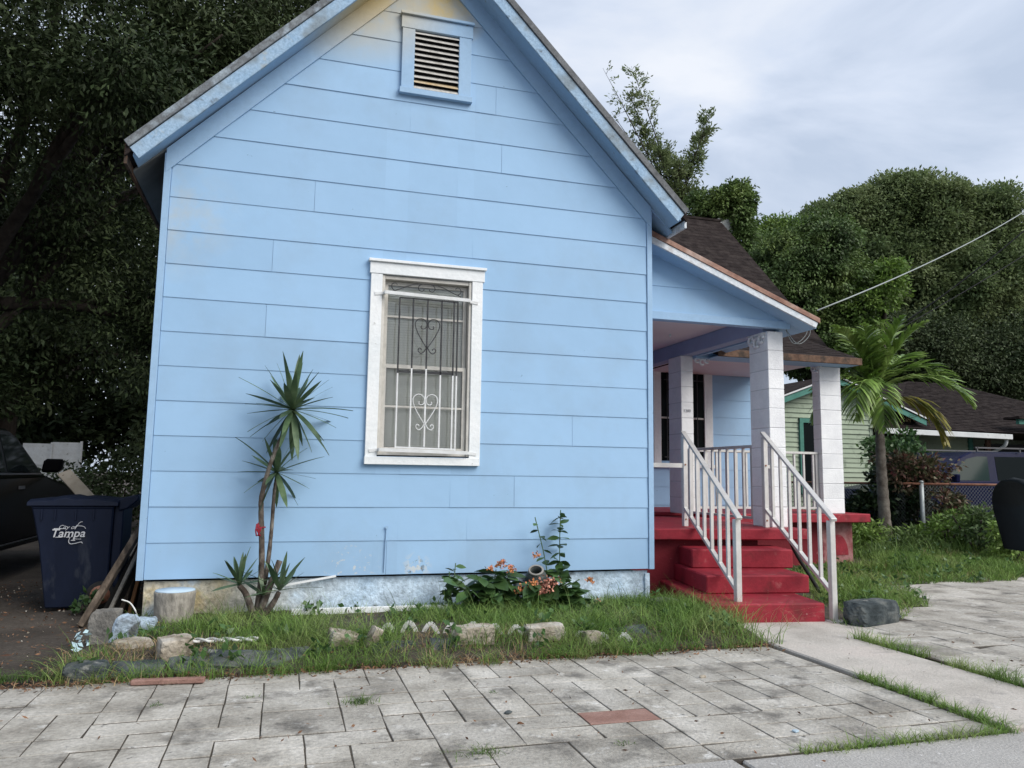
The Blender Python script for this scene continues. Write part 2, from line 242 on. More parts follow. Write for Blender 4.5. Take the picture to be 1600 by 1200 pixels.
class MB:
    def __init__(s): s.v = []; s.f = []
    def add(s, vs, fs):
        b = len(s.v); s.v += [tuple(v) for v in vs]; s.f += [tuple(b+i for i in f) for f in fs]; return s
    def box(s, x0, y0, z0, x1, y1, z1):
        return s.add([(x0,y0,z0),(x1,y0,z0),(x1,y1,z0),(x0,y1,z0),(x0,y0,z1),(x1,y0,z1),(x1,y1,z1),(x0,y1,z1)],
            [(0,3,2,1),(4,5,6,7),(0,1,5,4),(1,2,6,5),(2,3,7,6),(3,0,4,7)])
    def prism(s, poly, vec):
        n = len(poly); v = Vector(vec); a = [Vector(p) for p in poly]
        return s.add(a + [p+v for p in a], [tuple(range(n))[::-1], tuple(range(n, 2*n))] + [(i, (i+1) % n, n+(i+1) % n, n+i) for i in range(n)])
    def bar(s, a, b, w, h, up=(0, 0, 1)):
        a, b = Vector(a), Vector(b); d = (b-a).normalized(); u = Vector(up); sd = d.cross(u)
        if sd.length < 1e-4: sd = d.cross(Vector((1, 0, 0)))
        sd.normalize(); u = sd.cross(d).normalized(); P = []
        for p in (a, b): P += [p-sd*w/2-u*h/2, p+sd*w/2-u*h/2, p+sd*w/2+u*h/2, p-sd*w/2+u*h/2]
        return s.add(P, [(0,3,2,1),(4,5,6,7),(0,1,5,4),(1,2,6,5),(2,3,7,6),(3,0,4,7)])
    def tube(s, pts, r, n=8, cap=True):
        pts = [Vector(p) for p in pts]; m = len(pts); rs = r if isinstance(r, (list, tuple)) else [r]*m
        b = len(s.v); prev = None
        for i, p in enumerate(pts):
            d = (pts[min(i+1, m-1)] - pts[max(i-1, 0)]).normalized()
            if prev is None:
                x = d.cross(Vector((0, 0, 1)));
                if x.length < 1e-3: x = d.cross(Vector((0, 1, 0)))
            else:
                x = prev - d*prev.dot(d)
                if x.length < 1e-4: x = d.cross(Vector((0, 1, 0.3)))
            x.normalize(); prev = x; y = d.cross(x)
            for k in range(n):
                a = 2*math.pi*k/n; s.v.append(tuple(p + (x*math.cos(a) + y*math.sin(a))*rs[i]))
        for i in range(m-1):
            for k in range(n):
                s.f.append((b+i*n+k, b+i*n+(k+1) % n, b+(i+1)*n+(k+1) % n, b+(i+1)*n+k))
        if cap:
            s.f.append(tuple(b+k for k in range(n))[::-1]); s.f.append(tuple(b+(m-1)*n+k for k in range(n)))
        return s
    def lathe(s, prof, c, n=20, tilt=None):
        b = len(s.v); c = Vector(c); Mx = tilt or Matrix.Identity(3)
        for (r, z) in prof:
            for k in range(n):
                a = 2*math.pi*k/n; s.v.append(tuple(c + Mx @ Vector((r*math.cos(a), r*math.sin(a), z))))
        for i in range(len(prof)-1):
            for k in range(n):
                s.f.append((b+i*n+k, b+i*n+(k+1) % n, b+(i+1)*n+(k+1) % n, b+(i+1)*n+k))
        s.f.append(tuple(b+k for k in range(n))[::-1]); s.f.append(tuple(b+(len(prof)-1)*n+k for k in range(n)))
        return s
    def build(s, name, material, parent=None, smooth=False, bevel=0.0, jitter=0.0, origin=None, label=None, cat=None, group=None, kind=None):
        a = np.array(s.v, float)
        if origin is None:
            lo, hi = a.min(0), a.max(0); origin = ((lo[0]+hi[0])/2, (lo[1]+hi[1])/2, lo[2])
        a = a - np.array(origin)
        if jitter: a = a + rng.normal(0, jitter, a.shape)
        me = bpy.data.meshes.new(name); me.from_pydata(a.tolist(), [], s.f); me.validate()
        bm = bmesh.new(); bm.from_mesh(me)
        bmesh.ops.recalc_face_normals(bm, faces=bm.faces)
        if bevel:
            ed = [e for e in bm.edges if len(e.link_faces) == 2 and e.calc_face_angle(0) > 0.6]
            bmesh.ops.bevel(bm, geom=ed, offset=bevel, segments=1, affect='EDGES', clamp_overlap=True)
        bm.to_mesh(me); bm.free()
        me.materials.append(material)
        if smooth: me.polygons.foreach_set('use_smooth', [True]*len(me.polygons))
        o = bpy.data.objects.new(name, me); link(o, parent, origin)
        return tag(o, label, cat, group, kind)

def np_mesh(name, V, F, material, parent=None, origin=(0, 0, 0), smooth=False, **kw):
    """V (n,3), F (m,k) equal-size faces, fast path"""
    V = np.asarray(V, np.float32) - np.asarray(origin, np.float32); F = np.asarray(F, np.int32); k = F.shape[1]
    me = bpy.data.meshes.new(name); me.vertices.add(len(V)); me.vertices.foreach_set('co', V.ravel())
    me.loops.add(F.size); me.loops.foreach_set('vertex_index', F.ravel())
    me.polygons.add(len(F)); me.polygons.foreach_set('loop_start', np.arange(0, F.size, k, dtype=np.int32))
    me.update(calc_edges=True)
    if smooth: me.polygons.foreach_set('use_smooth', np.ones(len(F), bool))
    me.materials.append(material)
    o = bpy.data.objects.new(name, me); link(o, parent, origin); return tag(o, **kw)

def inst(name, me, parent, M):
    """a part that shares a mesh, placed by a world matrix"""
    o = bpy.data.objects.new(name, me); COL.objects.link(o)
    if parent is not None:
        o.parent = parent; o.matrix_local = Matrix.Translation(-WPOS[parent.name]) @ M
    else: o.matrix_world = M
    WPOS[o.name] = M.translation.copy(); return o

def unit(v): return v/np.maximum(1e-9, np.linalg.norm(v, axis=-1, keepdims=True))
def leaf_mesh(P, L, W, droop=0.0, dirs=None, fold=0.18, seed=0, nrm=None):
    g = np.random.default_rng(seed); n = len(P)
    d = g.normal(size=(n, 3)) if dirs is None else dirs + g.normal(size=(n, 3))*0.45
    d[:, 2] -= droop; d = unit(d)
    if nrm is None: s = unit(np.cross(d, unit(g.normal(size=(n, 3))))); nn = np.cross(d, s)
    else:
        nn = unit(unit(nrm) + np.array((0, 0, .55)) + g.normal(size=(n, 3))*.55); s = unit(np.cross(nn, d)); nn = np.cross(d, s)
    l = (L*g.uniform(0.6, 1.25, n))[:, None]; w = (W*g.uniform(0.6, 1.25, n))[:, None]
    V = np.stack([P, P + d*l*0.45 + s*w*0.5 + nn*w*fold, P + d*l, P + d*l*0.45 - s*w*0.5 + nn*w*fold], 1).reshape(-1, 3)
    F = np.arange(4*n).reshape(n, 4); return V, F
def clump_points(lobes, seed, per_clump=60, spread=0.35):
    """lobes: (centre, radii, clumps, shell) -> leaf points and outward directions"""
    g = np.random.default_rng(seed); Ps, Ds = [], []
    for (c, r, nc, shell) in lobes:
        c, r = np.array(c, float), np.array(r, float)
        u = unit(g.normal(size=(nc, 3))); rad = g.uniform(shell, 1.0, (nc, 1))**0.8
        rad *= g.uniform(0.80, 1.22, (nc, 1))
        cc = c + u*rad*r
        k = g.integers(int(per_clump*0.5), int(per_clump*1.4)+1, nc)
        idx = np.repeat(np.arange(nc), k); sp = spread*g.uniform(0.6, 1.3, nc)[idx][:, None]
        q = unit(g.normal(size=(len(idx), 3))); P = cc[idx] + q*g.uniform(.35, 1.25, (len(idx), 1))**.7*sp*1.5*np.array((1, 1, 0.72))
        Ps.append(P); Ds.append(u[idx]*.55 + q*.75)
    return np.concatenate(Ps), np.concatenate(Ds)
def curve(pts, n=10):
    """Catmull-Rom through points"""
    p = [Vector(q) for q in pts]; p = [p[0]*2-p[1]] + p + [p[-1]*2-p[-2]]; out = []
    for i in range(1, len(p)-2):
        for k in range(n):
            t = k/n; a, b, c, d = p[i-1], p[i], p[i+1], p[i+2]
            out.append(0.5*((2*b) + (c-a)*t + (2*a-5*b+4*c-d)*t*t + (-a+3*b-3*c+d)*t**3))
    out.append(p[-2]); return out
def blades(roots, h, w, lean, seed, segs=3, curl=0.6):
    """grass blades: arching tapered strips"""
    g = np.random.default_rng(seed); n = len(roots)
    H = h*g.uniform(0.45, 1.3, n); az = g.uniform(0, 2*np.pi, n); le = lean*g.uniform(0.3, 1.5, n); wd = w*g.uniform(0.7, 1.3, n)
    dx = np.stack([np.cos(az), np.sin(az), np.zeros(n)], 1); sx = np.stack([-np.sin(az), np.cos(az), np.zeros(n)], 1)
    tw = g.uniform(-1, 1, n)[:, None]; sx = unit(sx + dx*tw)
    rows = []
    for k in range(segs+1):
        t = k/segs; c = roots + dx*(H*le*t**1.7)[:, None] + np.array((0, 0, 1))*(H*(t - curl*le*t*t*0.5))[:, None]
        ww = (wd*(1-0.92*t**1.5)/2)[:, None]; rows.append(c - sx*ww); rows.append(c + sx*ww)
    V = np.stack(rows, 1).reshape(-1, 3); k2 = 2*(segs+1)
    base = np.arange(n)[:, None, None]*k2
    q = np.array([[2*k, 2*k+1, 2*k+3, 2*k+2] for k in range(segs)])[None]
    return V, (base + q).reshape(-1, 4)

# ================================================================== SETTING
def sstep(a, b, x): t = np.clip((x-a)/(b-a), 0, 1); return t*t*(3-2*t)
def gz(x, y):
    x = np.asarray(x, float); y = np.asarray(y, float)
    return -0.03 + 0.15*sstep(6.5, 11.5, x)*sstep(0.3, 3.0, y) 
gx = np.concatenate([np.linspace(-500, -14, 12), np.linspace(-12, 24, 73), np.linspace(27, 500, 12)])
gy = np.concatenate([np.linspace(-200, -7, 8), np.linspace(-6, 26, 65), np.linspace(30, 600, 12)])
GX, GY = np.meshgrid(gx, gy)
near = (GX > -10) & (GX < 0.2) & (GY > -1.8) & (GY < 20)
GZ = gz(GX, GY) + np.where(near, rng.normal(0, 0.012, GX.shape), 0)
nX, nY = len(gx), len(gy); ii = np.arange(nX*nY).reshape(nY, nX)
Fq = np.stack([ii[:-1, :-1], ii[:-1, 1:], ii[1:, 1:], ii[1:, :-1]], -1).reshape(-1, 4)
np_mesh('ground', np.stack([GX, GY, GZ], -1).reshape(-1, 3), Fq, DIRT, smooth=True, kind='structure')
b = MB(); b.box(-120, -16, -0.12, 120, -5.75, -0.02); b.build('road', ASPH, kind='structure')
b = MB(); b.box(-60, -5.75, -0.1, 60, -5.6, 0.0); b.build('kerb', SIDEW, bevel=0.01, kind='structure')

# sidewalk of slabs along the street
sw = MB(); sw.box(-30, -5.6, -0.12, 40, -4.06, -0.012); SWALK = sw.build('sidewalk', SOIL, kind='structure')
for x0, x1 in ((-12, -6), (-6, -1.2), (-1.2, 3.17), (3.19, 8.2), (8.22, 13), (13.02, 18)):
    s = MB(); s.box(x0, -5.59, -0.05, x1-0.012, -4.02 + random.uniform(-.02, .02), 0.0); s.build('slab', SIDEW, SWALK, bevel=0.008)
# garden walk of slabs from the steps to the sidewalk
gw = MB(); gw.box(4.74, -4.03, -0.1, 5.66, -1.0, -0.02); GWALK = gw.build('garden_walk', SOIL, kind='structure')
for y0, y1, rot in ((-4.0, -1.93, 0), (-1.915, -0.9, 0)):
    s = MB(); s.box(4.80 if y1 < -1 else 4.82, y0, -0.05, 5.585 if y1 < -1 else 5.92, y1, 0.012 if y1 < -1 else 0.004); s.build('slab', WALK, GWALK, bevel=0.01)

# pavers: mixed 8x16, 16x16 and 8x8 inch concrete pieces
CELL = 0.203
PV = {}
def paver_mesh(w, h):
    if (w, h) not in PV:
        s = MB(); a, c = w*CELL/2-0.0038, h*CELL/2-0.0062; s.box(-a, -c, -0.045, a, c, 0.0)
        me = bpy.data.meshes.new('paver'); me.from_pydata(s.v, [], s.f)
        bm = bmesh.new(); bm.from_mesh(me); bmesh.ops.recalc_face_normals(bm, faces=bm.faces)
        bmesh.ops.bevel(bm, geom=[e for e in bm.edges if e.verts[0].co.z > -.01 and e.verts[1].co.z > -.01], offset=0.002, segments=1, affect='EDGES')
        bm.to_mesh(me); bm.free(); me.materials.append(PAVER); PV[(w, h)] = me
    return PV[(w, h)]
def patio(name, x0, y0, nx, ny, keep, seed):
    g = random.Random(seed); used = [[False]*ny for _ in range(nx)]
    base = MB(); base.box(x0-.02, y0-.02, -0.1, x0+nx*CELL+.02, y0+ny*CELL, -0.003)
    P = base.build(name, SOIL, kind='structure'); cnt = 0; reds = []
    for j in range(ny):
        for i in range(nx):
            if used[i][j]: continue
            force = seed == 5 and (i, j) == (20, 3)
            if seed == 5 and j in (2, 3) and i in (19, 20, 21) and not force: pass
            opts = [(2, 2), (2, 1), (2, 1), (2, 1), (1, 2), (1, 2), (1, 1), (1, 1), (1, 1)] if seed != 11 else [(3, 2), (2, 2), (4, 2), (3, 1)] + ([(3, 1)] if g.random() < .3 else []); g.shuffle(opts); opts.append((1, 1))
            for (w, h) in opts:
                if force: w, h = 2, 1; break
                if seed == 5 and not force and any((i+a, j+c) in ((20, 3), (21, 3)) for a in range(w) for c in range(h)): continue
                if i+w <= nx and j+h <= ny and all(not used[i+a][j+c] for a in range(w) for c in range(h)): break
            for a in range(w):
                for c in range(h): used[i+a][j+c] = True
            cx, cy = x0+(i+w/2)*CELL, y0+(j+h/2)*CELL
            if not keep(cx, cy): continue
            M = Matrix.Translation((cx, cy, g.uniform(-0.001, 0.0025))) @ Euler((g.gauss(0, .005), g.gauss(0, .005), g.gauss(0, .016))).to_matrix().to_4x4()
            o = inst('paver', paver_mesh(w, h), P, M); cnt += 1
            if w == 2 and h == 1: reds.append((math.hypot(cx-2.88, cy+3.33), o.name))
    if seed == 5:
        o = bpy.data.objects[min(reds)[1]]; o.data = o.data.copy(); o.data.materials[0] = REDPAV; o['label'] = 'single reddish brown paver among the grey ones'
    return P
patio('paver_patio', -1.35, -4.02, 30, 10, lambda x, y: True, 5)
LWX = np.array((5.6, 5.95, 6.65, 7.6, 8.3, 8.8, 10, 11, 14, 24)); LWY = np.array((-1.15, -1.45, -1.25, -.62, .35, .72, .65, 1.0, 1.05, 1.1))
patio('side_paver_patio', 5.70, -3.99, 38, 26, lambda x, y: x < 8.0 + (y+4.0)*1.6 and y < float(np.interp(x, LWX, LWY))+.12, 11)

# planter bed soil in front of the house
bx = np.linspace(-0.3, 4.82, 42); by = np.linspace(-2.02, 0.0, 18); BX, BY = np.meshgrid(bx, by)
def bedz(x, y): return -0.012 + 0.065*sstep(-2.0, -1.55, y)*sstep(-0.3, 0.1, x)
BZ = bedz(BX, BY) + rng.normal(0, 0.006, BX.shape); BZ[0, :] = -0.035; BZ[:, 0] = -0.04
ii = np.arange(42*18).reshape(18, 42)
np_mesh('planter_bed_soil', np.stack([BX, BY, BZ], -1).reshape(-1, 3), np.stack([ii[:-1, :-1], ii[:-1, 1:], ii[1:, 1:], ii[1:, :-1]], -1).reshape(-1, 4), SOIL, smooth=True, kind='structure')

# ================================================================== THE BLUE HOUSE
HOUSE = thing('blue_house', 'pale blue wooden house with steep front gable, barred window and red corner porch', 'house', (2.39, 4.0, 0))
HC, SL = 2.39, 1.02             # gable centre, roof slope
SB, CO = 0.35, 0.305            # siding bottom, course height
def xf(z): return 0.055 + (z-3.976)/SL
def clip(poly, ax, val, keep_less):
    out = []; n = len(poly)
    ins = lambda p: (p[ax] <= val+1e-9) if keep_less else (p[ax] >= val-1e-9)
    for i in range(n):
        a, c = poly[i], poly[(i+1) % n]
        if ins(a): out.append(a)
        if ins(a) != ins(c):
            t = (val-a[ax])/(c[ax]-a[ax]); out.append((a[0]+t*(c[0]-a[0]), a[1]+t*(c[1]-a[1])))
    return out
def add_lap(mb, poly, z0, z1, y, lap=0.007, base=0.004):
    if len(poly) < 3: return
    lap *= random.uniform(.8, 1.25)
    n = len(poly); fr = [(x, y-(base+lap*(z1-z)/(z1-z0)), z) for x, z in poly]; bk = [(x, y, z) for x, z in poly]
    mb.add(fr+bk, [tuple(range(n)), tuple(range(n, 2*n))[::-1]] + [(i, n+i, n+(i+1) % n, (i+1) % n) for i in range(n)])
def planks(parent, polyfun, zlist, y, openings=(), joints={}, material=BLUE):
    for k, (z0, z1) in enumerate(zlist):
        full = polyfun(z0, z1)
        if len(full) < 3: continue
        cuts = sorted(joints.get(k, [])); segs = []; rest = full
        for c in cuts: segs.append(clip(rest, 0, c-0.0015, True)); rest = clip(rest, 0, c+0.0015, False)
        segs.append(rest)
        for sg in segs:
            mb = MB(); pieces = [sg]
            for (ox0, ox1, oz0, oz1) in openings:
                nxt = []
                for p in pieces:
                    if not p: continue
                    nxt.append(clip(p, 0, ox0, True)); nxt.append(clip(p, 0, ox1, False))
                    mid = clip(clip(p, 0, ox0, False), 0, ox1, True) if len(p) > 2 else []
                    if len(mid) > 2: nxt.append(clip(mid, 1, oz0, True)); nxt.append(clip(mid, 1, oz1, False))
                pieces = [p for p in nxt if len(p) > 2]
            for p in pieces:
                mb = MB(); add_lap(mb, p, z0, z1, y); mb.build('siding_plank', material, parent)
WIN = (1.955, 2.835, 1.43, 3.155)     # opening
VEN = (2.18, 2.665, 5.05, 5.70)
def front_poly(z0, z1):
    zt = 6.33
    z1 = min(z1, zt)
    if z1 <= z0: return []
    zs = [z0] + ([3.976] if z0 < 3.976 < z1 else []) + [z1]
    l = [(max(0.05, xf(z)+0.0), z) for z in zs]; return l + [(2*HC-x, z) for x, z in reversed(l)]
sh = MB()   # sheathing with the window opening
sh.box(0.01, 0.0, SB+.012, WIN[0], 0.14, 4.1); sh.box(WIN[1], 0.0, SB+.012, 4.77, 0.14, 4.1)
sh.box(WIN[0], 0.0, SB+.012, WIN[1], 0.14, WIN[2]); sh.box(WIN[0], 0.0, WIN[3], WIN[1], 0.14, 4.1)
sh.prism([(0.01, 0.0, 4.1), (4.77, 0.0, 4.1), (HC, 0.0, 6.55)], (0, 0.14, 0))
FW = sh.build('front_wall', BLUE_TRIM, HOUSE)
zl = [(SB+i*CO + (0.001 if i else 0), SB+(i+1)*CO+0.006) for i in range(20)]
planks(FW, front_poly, zl, -0.001, [WIN, (VEN[0], VEN[1], VEN[2], VEN[3])],
       {9: [0.95], 7: [0.92], 4: [3.9], 11: [1.3], 13: [3.12], 2: [3.3], 0: [2.08], 15: [3.05]})
for sx in (0, 1):
    c = MB(); x0 = -0.012 if not sx else 4.735
    c.box(x0, -0.024, SB-0.005, x0+0.057, 0.03, 4.10); c.build('corner_board', BLUE_TRIM, FW, bevel=0.002)
    pts = [(0.0, 3.92), (0.0, 4.14), (HC, 4.14+HC*SL), (HC, 3.92+HC*SL)]
    if sx: pts = [(2*HC-x, z) for x, z in pts]
    c = MB(); c.prism([(x, -0.030 if sx else -0.0285, z) for x, z in pts], (0, 0.028, 0)); c.build('frieze_board', BLUE_TRIM, FW)
# side and inner walls of the front wing
for nm, x in (('left_side_wall', 0.0), ('right_side_wall', 4.66)):
    s = MB(); s.box(x, 0.142, SB-0.02, x+0.12, 8.5, 4.13); W = s.build(nm, BLUE_TRIM, HOUSE)
    s = MB(); xo = x-0.001 if x == 0 else 4.781; sg = -1 if x == 0 else 1
    for i in range(13):
        z0 = SB+i*CO; z1 = min(z0+CO+.004, 4.12)
        if z1 <= z0: continue
        s.add([(xo+sg*.015, .143, z0), (xo+sg*.015, 8.5, z0), (xo, 8.5, z0), (xo, .143, z0), (xo+sg*.004, .143, z1), (xo+sg*.004, 8.5, z1), (xo, 8.5, z1), (xo, .143, z1)],
              [(0,3,2,1),(4,5,6,7),(0,1,5,4),(1,2,6,5),(2,3,7,6),(3,0,4,7)])
    s.build('lap_siding', BLUE, W, kind='stuff')
s = MB(); s.box(0.2, 8.38, .3, 9.8, 8.5, 4.0); s.build('rear_wall', BLUE_TRIM, HOUSE)
# foundation, rough and peeling
fx = np.linspace(0.05, 4.74, 90); fz = np.linspace(-0.08, SB-0.022, 9); FX, FZ = np.meshgrid(fx, fz)
FY = 0.040 + rng.normal(0, 0.007, FX.shape); ii = np.arange(90*9).reshape(9, 90)
FND = np_mesh('foundation', np.stack([FX, FY, FZ], -1).reshape(-1, 3), np.stack([ii[:-1, :-1], ii[:-1, 1:], ii[1:, 1:], ii[1:, :-1]], -1).reshape(-1, 4), FOUND, HOUSE, origin=(2.39, 0, 0), smooth=True)
s = MB(); s.box(0.05, 0.07, -.1, 4.74, 8.4, SB-0.06); s.build('crawlspace_shade_fill', DARK, HOUSE)  # solid fill, its dark colour paints the shade seen through the sill gap
s = MB(); s.box(0.045, 0.045, -.1, 0.06, 0.3, SB-.015); s.build('corner_pier', FOUND, HOUSE)
s = MB(); s.box(4.71, 0.022, -.1, 4.76, 0.06, SB-.05); s.build('corner_pier', FOUND, HOUSE)
# broken white strip hanging off the sill and the thin conduit on the wall
a, c = atY(430, 917, -0.03), atY(525, 900, -0.02)
s = MB(); s.bar(a, c, 0.012, 0.018); s.build('loose_sill_strip', WHITE, HOUSE)
s = MB(); a, c = atY(600, 893, -0.02), atY(604, 824, -0.02); s.tube([a, c], 0.006, 6); s.tube([c+Vector((0, -.004, 0)), c+Vector((0, -.012, 0))], 0.014, 8); s.build('wall_conduit', BLUE_TRIM, HOUSE)

# ---- main roof
def zt(x): return 4.05 + SL*(min(x, 2*HC-x)+0.285)
XE, XR = -0.285, 2*HC+0.285
for sx in (0, 1):
    mir = (lambda p: p) if not sx else (lambda p: (2*HC-p[0], p[1]))
    def pr(mb, pts, y0, y1): mb.prism([(*(q := mir(p))[:1], y0, q[1]) for p in pts], (0, y1-y0, 0))
    r = MB(); pr(r, [(XE, 4.05), (HC, zt(HC)), (HC, zt(HC)-0.12), (XE, 3.93)], -0.285, 8.8); RF = r.build('main_roof', SHINGLE, HOUSE)
    d = MB(); pr(d, [(XE-.012, 4.056), (HC, zt(HC)+.006), (HC, zt(HC)-0.085), (XE-.012+0.04, 4.005)], -0.312, -0.287)
    d.build('drip_edge', DRIP if not sx else mat('grey_shingle_edge', [(.10, .105, .11), (.17, .18, .19)], 8, .9, speck=(50, .25)), RF, bevel=0.003)
    d = MB(); pr(d, [(XE+0.035, 4.003), (HC, zt(HC)-0.087), (HC, zt(HC)-0.245), (XE+0.11, 3.915)], -0.296, -0.268)
    d.build('rake_board', FASCIA, RF, bevel=0.003)
    d = MB(); pr(d, [(XE+0.06, 3.965), (HC, zt(HC)-0.19), (HC, zt(HC)-0.215), (XE+0.06, 3.94)], -0.267, 0.0)
    d.build('rake_soffit', BLUE_TRIM, RF)
    d = MB(); pr(d, [(XE+0.02, 3.925), (0.02 if not sx else 0.02, 4.18), (0.02, 4.155), (XE+0.02, 3.895)], 0.002, 8.6)
    d.build('eave_soffit', BLUE_TRIM if sx else mat('shade_grey_soffit', [(.13, .14, .14), (.19, .205, .205)], 3, .85), RF)  # left soffit is blue trim with the eave shade put into its grey
    d = MB(); pr(d, [(XE-.01, 4.045), (XE+.015, 4.045), (XE+.015, 3.87), (XE-.01, 3.87)], -0.26, 8.8)
    d.build('eave_fascia', BROWNW if not sx else PEELW, RF)

# ---- front window
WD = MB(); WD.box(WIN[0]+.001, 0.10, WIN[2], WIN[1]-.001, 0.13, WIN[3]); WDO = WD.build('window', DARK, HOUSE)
def wpart(nm, m, *boxes, bevel=0.003):
    s = MB()
    for q in boxes: s.box(*q)
    return s.build(nm, m, WDO, bevel=bevel)
wpart('casing', WHITE, (1.848, -.045, 1.424, 1.957, -.006, 3.155)); wpart('casing', WHITE, (2.833, -.045, 1.424, 2.940, -.006, 3.155))
wpart('header', WHITE, (1.836, -.050, 3.156, 2.957, -.006, 3.268)); wpart('header_cap', WHITE, (1.822, -.072, 3.269, 2.972, -.004, 3.296))
wpart('sill', WHITE, (1.843, -.062, 1.352, 2.935, -.004, 1.425))
wpart('jamb', SASH, (1.958, -.03, 1.44, 1.985, .10, 3.15)); wpart('jamb', SASH, (2.805, -.03, 1.44, 2.832, .10, 3.15))
wpart('jamb', SASH, (1.986, -.02, 3.115, 2.804, .10, 3.15)); wpart('jamb', SASH, (1.986, -.02, 1.44, 2.804, .10, 1.475))
def sash(z0, z1, y, mz):
    s = MB(); x0, x1 = 1.99, 2.80; t = .035
    s.box(x0, y, z0, x0+t, y+.03, z1); s.box(x1-t, y, z0, x1, y+.03, z1); s.box(x0+t, y, z0, x1-t, y+.03, z0+t); s.box(x0+t, y, z1-t, x1-t, y+.03, z1)
    s.box(x0+t, y+.004, mz-.009, x1-t, y+.026, mz+.009); s.build('sash', SASH, WDO)
    p = MB(); p.box(x0+t, y+.012, z0+t, x1-t, y+.016, z1-t); return p
GL = bpy.data.materials.new('window_glass'); GL.use_nodes = True
_n, _l = GL.node_tree.nodes, GL.node_tree.links
_g = _n.new('ShaderNodeBsdfGlossy'); _g.inputs['Roughness'].default_value = 0.03; _t = _n.new('ShaderNodeBsdfTransparent'); _t.inputs[0].default_value = (0.985, 0.99, 0.985, 1)
_m = _n.new('ShaderNodeMixShader'); _fr = _n.new('ShaderNodeFresnel'); _fr.inputs[0].default_value = 1.6
_l.new(_fr.outputs[0], _m.inputs[0]); _l.new(_t.outputs[0], _m.inputs[1]); _l.new(_g.outputs[0], _m.inputs[2]); _l.new(_m.outputs[0], _n['Material Output'].inputs[0])
sash(2.265, 3.11, .045, 2.77).build('pane', GL, WDO); sash(1.48, 2.30, .010, 1.90).build('pane', GL, WDO)
s = MB(); z = 1.50
while z < 3.10:
    s.add([(2.02, .081, z), (2.77, .081, z), (2.77, .090, z+.026), (2.02, .090, z+.026)], [(0, 1, 2, 3)]); z += 0.025
s.build('blind', BLIND, WDO, kind='stuff')
# security grille: black above, painted white below
YG = -0.085
def w7(u, v, y=YG): return atY(540+u/3.158, 380+v/3.158, y)
gk, gwh = MB(), MB()
bars = [((270, 268), (243, 1010)), ((337, 272), (313, 1005)), ((408, 280), (385, 1005)), ((478, 285), (457, 1010)), ((537, 290), (520, 1020)), ((552, 290), (541, 1026))]
for i, (p, q) in enumerate(bars):
    A, B = w7(*p), w7(*q); X = (A.x+B.x)/2; zm = w7(0, 628).z if i not in (1, 2) else w7(0, 600).z
    gk.bar((X, YG, A.z), (X, YG, zm+.001), .014, .014); gwh.bar((X, YG, zm), (X, YG, B.z), .0145, .0145)
xa, xb = w7(262, 635).x, w7(528, 645).x
gk.bar((xa, YG-.001, w7(262, 632).z), (xb, YG-.001, w7(528, 645).z), .012, .022)
gk.bar((w7(270, 268).x, YG, w7(270, 268).z), (w7(552, 290).x, YG, w7(552, 292).z), .014, .014)
gwh.bar((w7(243, 1008).x, YG, w7(243, 1006).z), (w7(541, 1024).x, YG, w7(541, 1018).z), .014, .014)
for (u0, u1, v0, v1) in ((195, 615, 240, 283), (165, 605, 1018, 1035)):
    A, B = w7(u0, v0, YG-.010), w7(u1, v1, YG-.010); gcb = MB(); gcb.bar(A, B, .012, .032)
    for Pp, sg in ((A, -1), (B, 1)):
        gcb.bar(Pp, Pp+Vector((0, .052, 0)), .014, .03, up=(0, 0, 1)); gcb.bar(Pp+Vector((0, .046, 0)), Pp+Vector((sg*.09, .046, -.012)), .006, .028)
    gcb.build('grille_crossbar', IRONW, WDO)
def spiral(cx, cz, r0, r1, a0, a1, n=14): return [(cx+(r0+(r1-r0)*k/n)*math.cos(a0+(a1-a0)*k/n), cz+(r0+(r1-r0)*k/n)*math.sin(a0+(a1-a0)*k/n)) for k in range(n+1)]
def heart(mb, cx, cz, sc=1.0):
    for sg in (-1, 1):
        pts = [(.055, -.042), (.062, -.060), (.042, -.075), (.016, -.062), (.007, -.03)] + [(.062+.055*math.cos(a), -.03+.055*math.sin(a)) for a in (2.6, 2.0, 1.4, .8, .2)] + [(.114, -.055), (.088, -.12), (.047, -.19), (.0, -.262)]
        low = [(.0, -.232), (.014, -.27), (.034, -.298), (.060, -.308), (.083, -.287), (.076, -.260), (.056, -.264), (.054, -.278)]
        for P in (pts, low): mb.tube(curve([(cx+sg*x*sc, YG-.009, cz+z*sc) for x, z in P], 3), .0048, 5)
c1 = w7(404, 388); heart(gk, c1.x, c1.z); c2 = w7(393, 760); heart(gwh, c2.x, c2.z)
cx, cz = w7(400, 240).x, w7(400, 232).z
for sg in (-1, 1):
    P = [(.0, .06), (.13, .045), (.26, -.01), (.34, -.04)]; gk.tube(curve([(cx+sg*x, YG, cz+z) for x, z in P], 5), .005, 5)
    gk.tube(curve([(cx+sg*x, YG, cz+z) for x, z in spiral(.30, .02, .045, .02, -1.6, 2.6)], 2), .005, 5)
    gk.tube(curve([(cx+sg*x, YG, cz+z) for x, z in spiral(.045, .012, .042, .02, 1.6, -2.8)], 2), .005, 5)
gk.build('security_grille_top', BLACKM, WDO); gwh.build('security_grille_bottom', IRONW, WDO)

